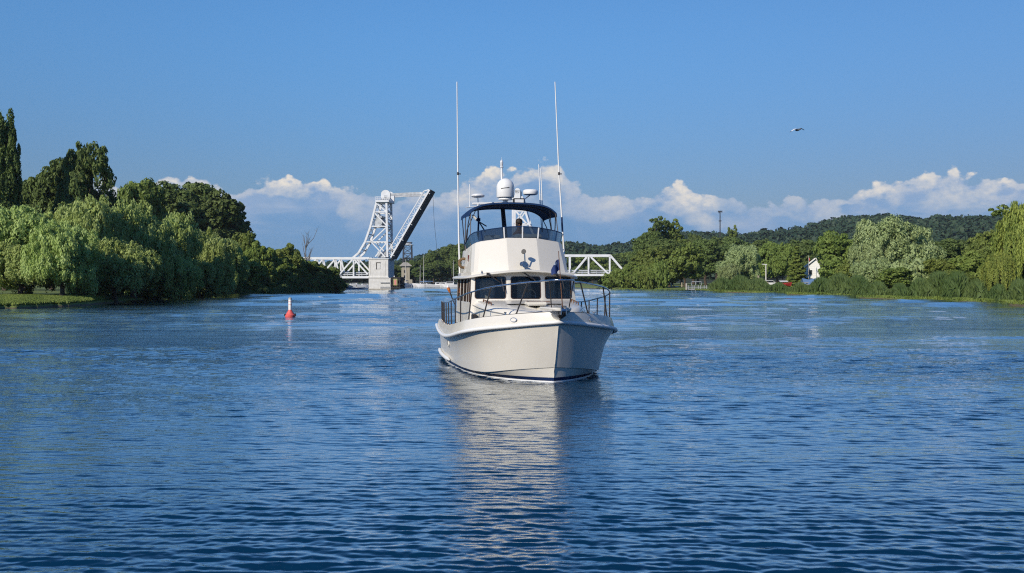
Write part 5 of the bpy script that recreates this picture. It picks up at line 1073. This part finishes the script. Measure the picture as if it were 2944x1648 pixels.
m = MB(); m.box(-.085, .085, -.118, -.10, hz0-.012, hz0+.02); m.build('sunglasses', BLACK, pe, None, .008)
m = MB(); m.add([(-.015, -.10, hz0-.01), (.015, -.10, hz0-.01), (.02, -.10, hz0-.055), (-.02, -.10, hz0-.055), (0, -.128, hz0-.048)], [(0, 1, 4), (1, 2, 4), (2, 3, 4), (3, 0, 4)]); m.box(-.03, .03, -.103, -.095, hz0-.078, hz0-.070)
for s_ in (-1, 1): m.lathe([(.01, -.01), (.026, 0), (.01, .01)], (s_*.1, -.01, hz0-.01), 8, M=Matrix.Rotation(math.pi/2, 4, 'Y'))
m.build('face', SKIN, pe, 40)
for s_ in (-1, 1):
    m = MB()
    for k in range(4): m.tube([(s_*(.075+.014*k-.02), -.545, .215-.012*k), (s_*(.060+.014*k-.02), -.590, .235-.012*k), (s_*(.055+.012*k-.02), -.600, .205-.012*k)], [.0095, .009, .008], 6)
    m.tube([(s_*.095, -.52, .225), (s_*.07, -.555, .25), (s_*.05, -.57, .245)], [.011, .010, .008], 6); m.build('fingers', SKIN, pe, 50)
# ---------------------------------------------------------------- trees of the left bank
GW = 'willows along the left bank'
tree('poplar0', 14, 331, 96, 150, 'poplar_tree', 'tall narrow dark poplar at the left edge of the photo')
tree('poplar0', -62, 420, 96, 158, 'poplar_tree', 'second narrow dark poplar just outside the left edge')
tree('open0', 258, 414, 120, 158, 'broadleaf_tree', 'open crowned dark tree with sky showing through, highest after the poplar')
tree('dark0', 214, 428, 110, 160, 'broadleaf_tree', 'dense dark tree behind the willows, joined to the open crowned tree on its right')
tree('dark1', 150, 462, 150, 162, 'broadleaf_tree', 'dark broad tree between the poplar and the tallest dark tree')
tree('dark2', 300, 548, 90, 168, 'broadleaf_tree', 'low dark tree right of the tallest tree, in front of a cloud')
tree('dark1', 60, 520, 140, 165, 'broadleaf_tree', 'dark tree filling the gap beside the poplar foot')
tree('green0', 385, 523, 150, 225, 'broadleaf_tree', 'rounded mid green tree behind the tallest willow')
tree('dark2', 520, 528, 190, 240, 'broadleaf_tree', 'big dark round tree right of the willows, highest of its cluster')
tree('dark0', 610, 560, 170, 242, 'broadleaf_tree', 'dark tree with upright tufts on the right slope of the big cluster')
tree('ragged0', 684, 612, 95, 246, 'broadleaf_tree', 'thin dark open tree at the right end of the big dark cluster')
tree('dark1', 460, 548, 120, 238, 'broadleaf_tree', 'dark tree on the left shoulder of the big dark cluster')
wl = [(-70, 612, 240, 118, 'willow cut by the left edge of the photo'), (80, 594, 235, 117, 'broad pale willow above the lawn'),
      (262, 570, 200, 121, 'tallest pale willow of the left bank, in front of the dark trees'), (178, 640, 170, 109, 'low willow hanging over the end of the lawn'),
      (385, 588, 190, 128, 'pale willow right of the tallest willow'), (488, 616, 150, 139, 'narrower pale willow with a lit left side'),
      (575, 664, 170, 152, 'rounded willow right of the narrow willow'), (640, 690, 120, 166, 'rightmost willow, mostly in shade over the water'),
      (330, 690, 200, 118, 'low willow branches sweeping down to the water below the pale willows'), (455, 720, 190, 134, 'low dark willow on the waterline left of the shaded willow'),
      (560, 740, 180, 150, 'low willow skirt at the water under the rounded willow'), (60, 700, 200, 112, 'low willow curtain behind the lawn')]
for i, (u, v, wp, D, lb) in enumerate(wl):
    tree('willow%d' % (i % 4), u, v, wp, D, 'willow_tree', lb, 'tree', GW)
sh = [('yellow1', 686, 672, 80, 206, 'dark green tree rising behind the shaded willow'), ('green2', 716, 668, 70, 200, 'small crowned green tree left of the bright one'),
      ('yellow0', 742, 696, 90, 194, 'bright yellow green tree in the middle of the left point'), ('yellow0', 706, 725, 100, 184, 'bushy green tree below the two small crowns'),
      ('ragged1', 789, 712, 44, 214, 'thin grey green tree between the bright tree and the rounded one'),
      ('yellow0', 829, 702, 84, 210, 'rounded green tree with a brownish top, left of the dead tree'), ('yellow1', 806, 742, 80, 204, 'yellow green bush under the rounded tree'),
      ('yellow1', 866, 738, 76, 218, 'green tree at the foot of the dead tree'), ('yellow0', 905, 752, 80, 221, 'light green bush in front of the truss span'),
      ('green0', 944, 768, 60, 224, 'low green bush near the tip of the point'), ('green1', 968, 790, 40, 226, 'last dark bush at the tip of the point')]
for k, u, v, wp, D, lb in sh: tree(k, u, v, wp, D, 'bushy_tree', lb, 'tree', 'trees on the left point')
tree('shrub0', 660, 776, 70, 172, 'bushy_tree', 'green bush between the shaded willow and the point', 'tree', 'trees on the left point')
r = random.Random(5)
for i in range(24):
    u = 560+i*18; D = float(SHORE(math.atan((u-1472)/FPX)))+1.0
    tree('shrub1' if i % 3 else 'shrub0', u, 808-r.uniform(0, 24)+(8 if u > 900 else 0), r.uniform(34, 54), D, 'shrub', nth(i)+'low waterline shrub of the left point, counting from the shaded willow', 'shrub', 'shrubs on the left waterline', trunk=False)
for i in range(16):
    u = 235+i*22; D = float(SHORE(math.atan((u-1472)/FPX)))+1.6
    tree('shrub1' if i % 2 else 'shrub0', u, 800-r.uniform(0, 20), r.uniform(50, 70), D, 'shrub', nth(i)+'dark waterline shrub under the left willows, counting from the lawn', 'shrub', 'shrubs under the left willows', trunk=False)
# bare dead tree
dt = empty('dead_tree', (wx(880, 226), 226, .9)); tag(dt, 'bare dead tree with grey branches left of the truss bridge', 'tree')
m = MB(); rr_ = random.Random(4); m.tube([(0, 0, -.3), (.1, 0, 4), (-.1, 0, 9), (-.5, 0, 12.2)], [.22, .17, .1, .03], 6); m.build('trunk', GBARK, dt, 40)
m = MB()
for k in range(22):
    z0 = rr_.uniform(3.5, 10); a = rr_.uniform(0, 6.28); L = rr_.uniform(1.6, 4.0); o_ = rr_.uniform(.35, .9)
    p0 = Vector((0, 0, z0)); p1 = p0+Vector((math.cos(a)*L*o_*.5, math.sin(a)*L*o_*.5, L*.45)); p2 = p0+Vector((math.cos(a)*L*o_*.8, math.sin(a)*L*o_*.8, L*1.05))
    m.tube([p0, p1, p2], [.09, .06, .02], 5)
    for q in range(3):
        b_ = p1.lerp(p2, rr_.random()); m.tube([b_, b_+Vector((rr_.uniform(-.7, .7), rr_.uniform(-.5, .5), rr_.uniform(.4, 1.1)))], [.035, .012], 4)
m.build('branch', GBARK, dt, 40)

# ---------------------------------------------------------------- far bank behind the marina and the bridge
tree('dark2', 1303, 704, 60, 560, 'broadleaf_tree', 'highest dark tree of the wooded point beside the left antenna', base=2)
fb = [(1143, 762, 34), (1160, 756, 34), (1176, 752, 30), (1192, 750, 36), (1210, 744, 36), (1228, 735, 40), (1246, 722, 42), (1264, 712, 46), (1284, 710, 46), (1325, 700, 56), (1350, 702, 56)]
for i, (u, v, wp) in enumerate(fb):
    tree(('dark0', 'dark1', 'dark2')[i % 3], u, v, wp*1.2, 545+(i % 3)*14, 'broadleaf_tree', nth(i)+'tree of the wooded point behind the sailboats, counting from the left', 'tree', 'trees behind the marina', base=2)
for i in range(14):
    u = 990+i*28; tree(('dark0', 'dark1', 'dark2')[i % 3], u, 768-r.uniform(-6, 10)-(14 if u > 1250 else 0), 52, 528+(i % 4)*6, 'broadleaf_tree', nth(i)+'low tree of the front row behind the moored boats, from the left', 'tree', 'low trees behind the marina', base=1.5)
for i in range(14):
    u = 1400+i*36; v = 735-r.uniform(-8, 12)
    tree(('dark1', 'green2', 'dark0', 'green0')[i % 4], u, v, 66, 545+(i % 3)*16, 'broadleaf_tree', nth(i)+'tree of the back row behind the right truss, from the left', 'tree', 'trees behind the right truss', base=2)
for i in range(10):
    u = 1600+i*17; tree('green1' if i % 2 else 'dark1', u, 774-r.uniform(-4, 10), 44, 512+(i % 3)*6, 'broadleaf_tree', nth(i)+'low tree seen through the right truss, from the left', 'tree', 'low trees behind the right truss', base=1.2)
# ---------------------------------------------------------------- right bank
R_ = [('ragged0', 1888, 624, 84, 352, 'broadleaf_tree', 'tallest ragged tree right of the truss, with thin open top branches'),
 ('ragged1', 1932, 632, 70, 356, 'broadleaf_tree', 'thin ragged tree close beside the tallest one on its right'),
 ('green2', 1826, 752, 60, 292, 'broadleaf_tree', 'low green tree hiding the right end of the truss bridge'), ('dark0', 1862, 668, 90, 350, 'broadleaf_tree', 'dark green tree on the left flank of the tallest ragged tree'),
 ('dark2', 1910, 690, 100, 345, 'broadleaf_tree', 'dark tree filling the foot of the ragged pair'),
 ('green0', 1868, 712, 110, 300, 'broadleaf_tree', 'broad green tree in front of the ragged pair'),
 ('green1', 1968, 702, 96, 296, 'broadleaf_tree', 'bright green tree between the ragged pair and the grey dock'),
 ('green2', 1924, 742, 90, 300, 'broadleaf_tree', 'low green tree behind the red kayak'),
 ('dark1', 2030, 690, 100, 330, 'broadleaf_tree', 'dark tree above the grey dock'),
 ('dark0', 2006, 676, 70, 400, 'broadleaf_tree', 'far dark tree top left of the radio mast'),
 ('dark2', 2076, 682, 90, 390, 'broadleaf_tree', 'far dark tree below the radio mast'),
 ('ragged1', 2105, 650, 36, 430, 'broadleaf_tree', 'lone scraggly tree top right of the radio mast'),
 ('dark1', 2120, 686, 90, 380, 'broadleaf_tree', 'dark tree behind the pale willow of the boat landing'),
 ('pale0', 2128, 704, 108, 262, 'willow_tree', 'rounded pale willow left of the street lamp'),
 ('pale1', 2098, 758, 60, 256, 'willow_tree', 'low pale willow boughs next to the grey dock'),
 ('green0', 2206, 696, 70, 290, 'broadleaf_tree', 'mid green tree behind the street lamp'), ('dark0', 2180, 690, 80, 320, 'broadleaf_tree', 'dark tree between the rounded willow and the lamp'),
 ('green2', 2250, 700, 70, 270, 'broadleaf_tree', 'green tree left of the narrow yellow green one'), ('dark2', 2300, 690, 80, 300, 'broadleaf_tree', 'dark tree behind the narrow yellow green one'),
 ('pine1', 2290, 708, 64, 232, 'narrow_tree', 'narrow yellow green cone shaped tree left of the white house'),
 ('dark1', 2340, 698, 70, 330, 'broadleaf_tree', 'dark tree rising behind the white house'),
 ('green1', 2414, 668, 118, 222, 'broadleaf_tree', 'round bright green tree right of the white house'),
 ('green0', 2386, 752, 44, 222, 'bushy_tree', 'small green bush covering the lower right of the white house'), ('yellow0', 2450, 745, 80, 205, 'bushy_tree', 'yellow green low boughs right of the round tree'),
 ('pale0', 2575, 630, 205, 188, 'willow_tree', 'biggest pale willow of the right bank'),
 ('pale1', 2510, 690, 110, 184, 'willow_tree', 'left shoulder willow of the biggest pale one'),
 ('pale1', 2512, 744, 100, 166, 'bushy_tree', 'grey green bush under the biggest pale willow, left side'),
 ('shrub2', 2608, 742, 110, 160, 'bushy_tree', 'pale rounded bush under the biggest willow, right side'),
 ('green0', 2566, 768, 90, 158, 'bushy_tree', 'darker bush between the two pale bushes'),
 ('dark0', 2690, 690, 130, 230, 'broadleaf_tree', 'dark tree right of the biggest pale willow'), ('dark2', 2770, 690, 130, 235, 'broadleaf_tree', 'dark tree behind the yellow green bushes'),
 ('green2', 2850, 665, 120, 215, 'broadleaf_tree', 'green tree behind the weeping willow'),
 ('yellow1', 2712, 742, 90, 150, 'bushy_tree', 'yellow green bush right of the pale bushes'), ('yellow0', 2790, 724, 110, 148, 'bushy_tree', 'higher yellow green bush left of the weeping willow'),
 ('green1', 2752, 775, 90, 142, 'bushy_tree', 'mid green bush on the water side of the yellow green pair')]
for k, u, v, wp, D, nm, lb in R_: tree(k, u, v, wp, D, nm, lb)
for i in range(12):
    u = 1748+i*14; D = float(SHORE(math.atan((u-1472)/FPX)))+2
    tree('shrub0' if i % 2 else 'green2', u, 793-r.uniform(0, 16)-i*4, r.uniform(40, 56), D, 'shrub', nth(i)+'green shrub on the bank right of the truss end, from the left', 'shrub', 'shrubs right of the truss', trunk=False)
for i in range(30):
    u = 1960+i*34; D = 300+(i % 4)*28-i*1.2
    tree(('dark1', 'dark0', 'green2', 'dark2')[i % 4], u, 715-r.uniform(-12, 14), 90, D+60, 'broadleaf_tree', nth(i)+'tree of the wood behind the right bank, from the left', 'tree', 'wood behind the right bank')
# weeping willow at the right edge: long hanging strands
rs = np.random.RandomState(8)
def weeping_mesh():
    P, N, TD, SX, SY, CV = [], [], [], [], [], []
    for i in range(150):
        a = rs.uniform(0, 2*math.pi); q = rs.uniform(.2, 1)**.6; x = math.cos(a)*q*5.2; y = math.sin(a)*q*5.2
        ztop = 12.3*math.sqrt(max(.05, 1-(q*.82)**2))+rs.uniform(-1, .6); L = rs.uniform(2.5, 7.5)*(1.25 if q > .7 else .8); L = min(L, ztop-.4); cv = rs.uniform()
        n = int(L*60); s = rs.uniform(0, 1, n); wv = .20*(1-.3*s)
        P.append(np.stack([x+math.cos(a)*s*.35+rs.normal(size=n)*wv, y+math.sin(a)*s*.35+rs.normal(size=n)*wv, ztop-s*L], -1))
        N.append(rs.normal(size=(n, 3))*np.array([1, 1, .3])+np.array([math.cos(a), math.sin(a), .2])); SX.append(rs.uniform(.05, .10, n)); SY.append(rs.uniform(.18, .34, n)); CV.append(np.full(n, cv))
    P = np.concatenate(P); N = np.concatenate(N); n = len(P); V = leafquads(P, N, np.concatenate(SX), np.concatenate(SY), rs, np.array([0, 0, -1.0])*np.ones((n, 3)))
    me = npmesh('crown_weeping', V, np.arange(len(V)).reshape(-1, 4)); me.materials.append(LM['weep'])
    c = np.zeros((n, 4)); c[:, 0] = np.concatenate(CV); c[:, 1] = rs.uniform(0, 1, n); c[:, 3] = 1; setrnd(me, np.repeat(c, 4, 0)); return me
PROTO['weeping'] = (weeping_mesh(), PROTO['willow0'][1], 12.8, 5.2)
tree('weeping', 2968, 552, 200, 126, 'weeping_willow', 'tall weeping willow with long hanging strands at the right edge', 'tree')
tree('weeping', 2872, 712, 96, 119, 'weeping_willow', 'low arm of weeping willow strands reaching the water', 'tree')
tree('ragged1', 2935, 590, 150, 131, 'broadleaf_tree', 'open topped tree with tufted boughs above the weeping willow', 'tree')
# reeds and bank growth (nobody could count the blades)
def reeds(name, label, u0, u1, off, hts, n, seed, mat='reed'):
    rs = np.random.RandomState(seed); u = rs.uniform(u0, u1, n); t = np.arctan((u-1472)/FPX); d = SHORE(t)+gnoise(t)*(SHORE(t)/150)+rs.uniform(*off, n)*(1+.25*np.sin(u*.03))
    X = d*np.sin(t); Y = d*np.cos(t); g = ground_z(X, Y); hh = rs.uniform(*hts, n)*(.70+.30*np.sin(u*.021+seed)+.16*np.sin(u*.11)); hh = np.maximum(hh, .3)
    P = np.stack([X, Y, g+hh*.5], -1); N = rs.normal(size=(n, 3))*np.array([1, 1, .15])+np.array([0, -.6, .1])
    V = leafquads(P, N, rs.uniform(.09, .18, n), hh*.5, rs, np.array([0, 0, 1.0])*np.ones((n, 3)))
    me = npmesh(name, V, np.arange(len(V)).reshape(-1, 4)); me.materials.append(LM[mat]); c = np.zeros((n, 4)); c[:, 0] = .5+.5*np.sin(u*.05); c[:, 1] = rs.uniform(0, 1, n); c[:, 3] = 1
    setrnd(me, np.repeat(c, 4, 0)); o = bpy.data.objects.new(name, me); COL.objects.link(o); tag(o, label, 'reeds', kind='stuff'); return o
reeds('reeds', 'tall dark green reeds lining the right bank', 2040, 2990, (.8, 9.0), (1.6, 3.2), 70000, 1)
reeds('bank_grass', 'pale yellow green grass at the foot of the right reeds', 1780, 2990, (.1, 1.6), (.15, .45), 9000, 2, 'green')
reeds('waterside_weeds', 'weeds and low growth along the left point waterline', 480, 985, (.0, 3.0), (.4, 1.6), 14000, 3)
reeds('lawn_grass', 'short sunlit grass of the lawn at the far left', -200, 300, (.3, 22.0), (.08, .2), 30000, 4, 'yellow')
# far-off wood on the hills: one mass
rs = np.random.RandomState(17); n = 5200
t = rs.uniform(-.60, .70, n); d = 620+(RD+25-620)*rs.uniform(0, 1, n)**.75; cz = hill_z(t, d)
R = rs.uniform(4.5, 8.5, n); C = np.stack([d*np.sin(t), d*np.cos(t), cz+R*.75], -1); per = 46
ci = np.repeat(np.arange(n), per); dr = unit(rs.normal(size=(n*per, 3))+np.array([0, -.35, .45]))
P = C[ci]+dr*(R[ci]*rs.uniform(.78, 1.08, n*per))[:, None]*np.array([1, 1, .85]); s_ = R[ci]*rs.uniform(.14, .30, n*per)
V = leafquads(P, dr+rs.normal(size=P.shape)*.4, s_, s_*1.2, rs)
me = npmesh('hill_forest', V, np.arange(len(V)).reshape(-1, 4)); me.materials.append(LM['far']); c = np.zeros((len(P), 4)); c[:, 0] = rs.uniform(0, 1, n)[ci]; c[:, 1] = rs.uniform(0, 1, len(P)); c[:, 3] = 1; setrnd(me, np.repeat(c, 4, 0))
o = bpy.data.objects.new('hill_forest', me); COL.objects.link(o); tag(o, 'far-off broadleaf wood covering the hills', 'forest', kind='stuff')
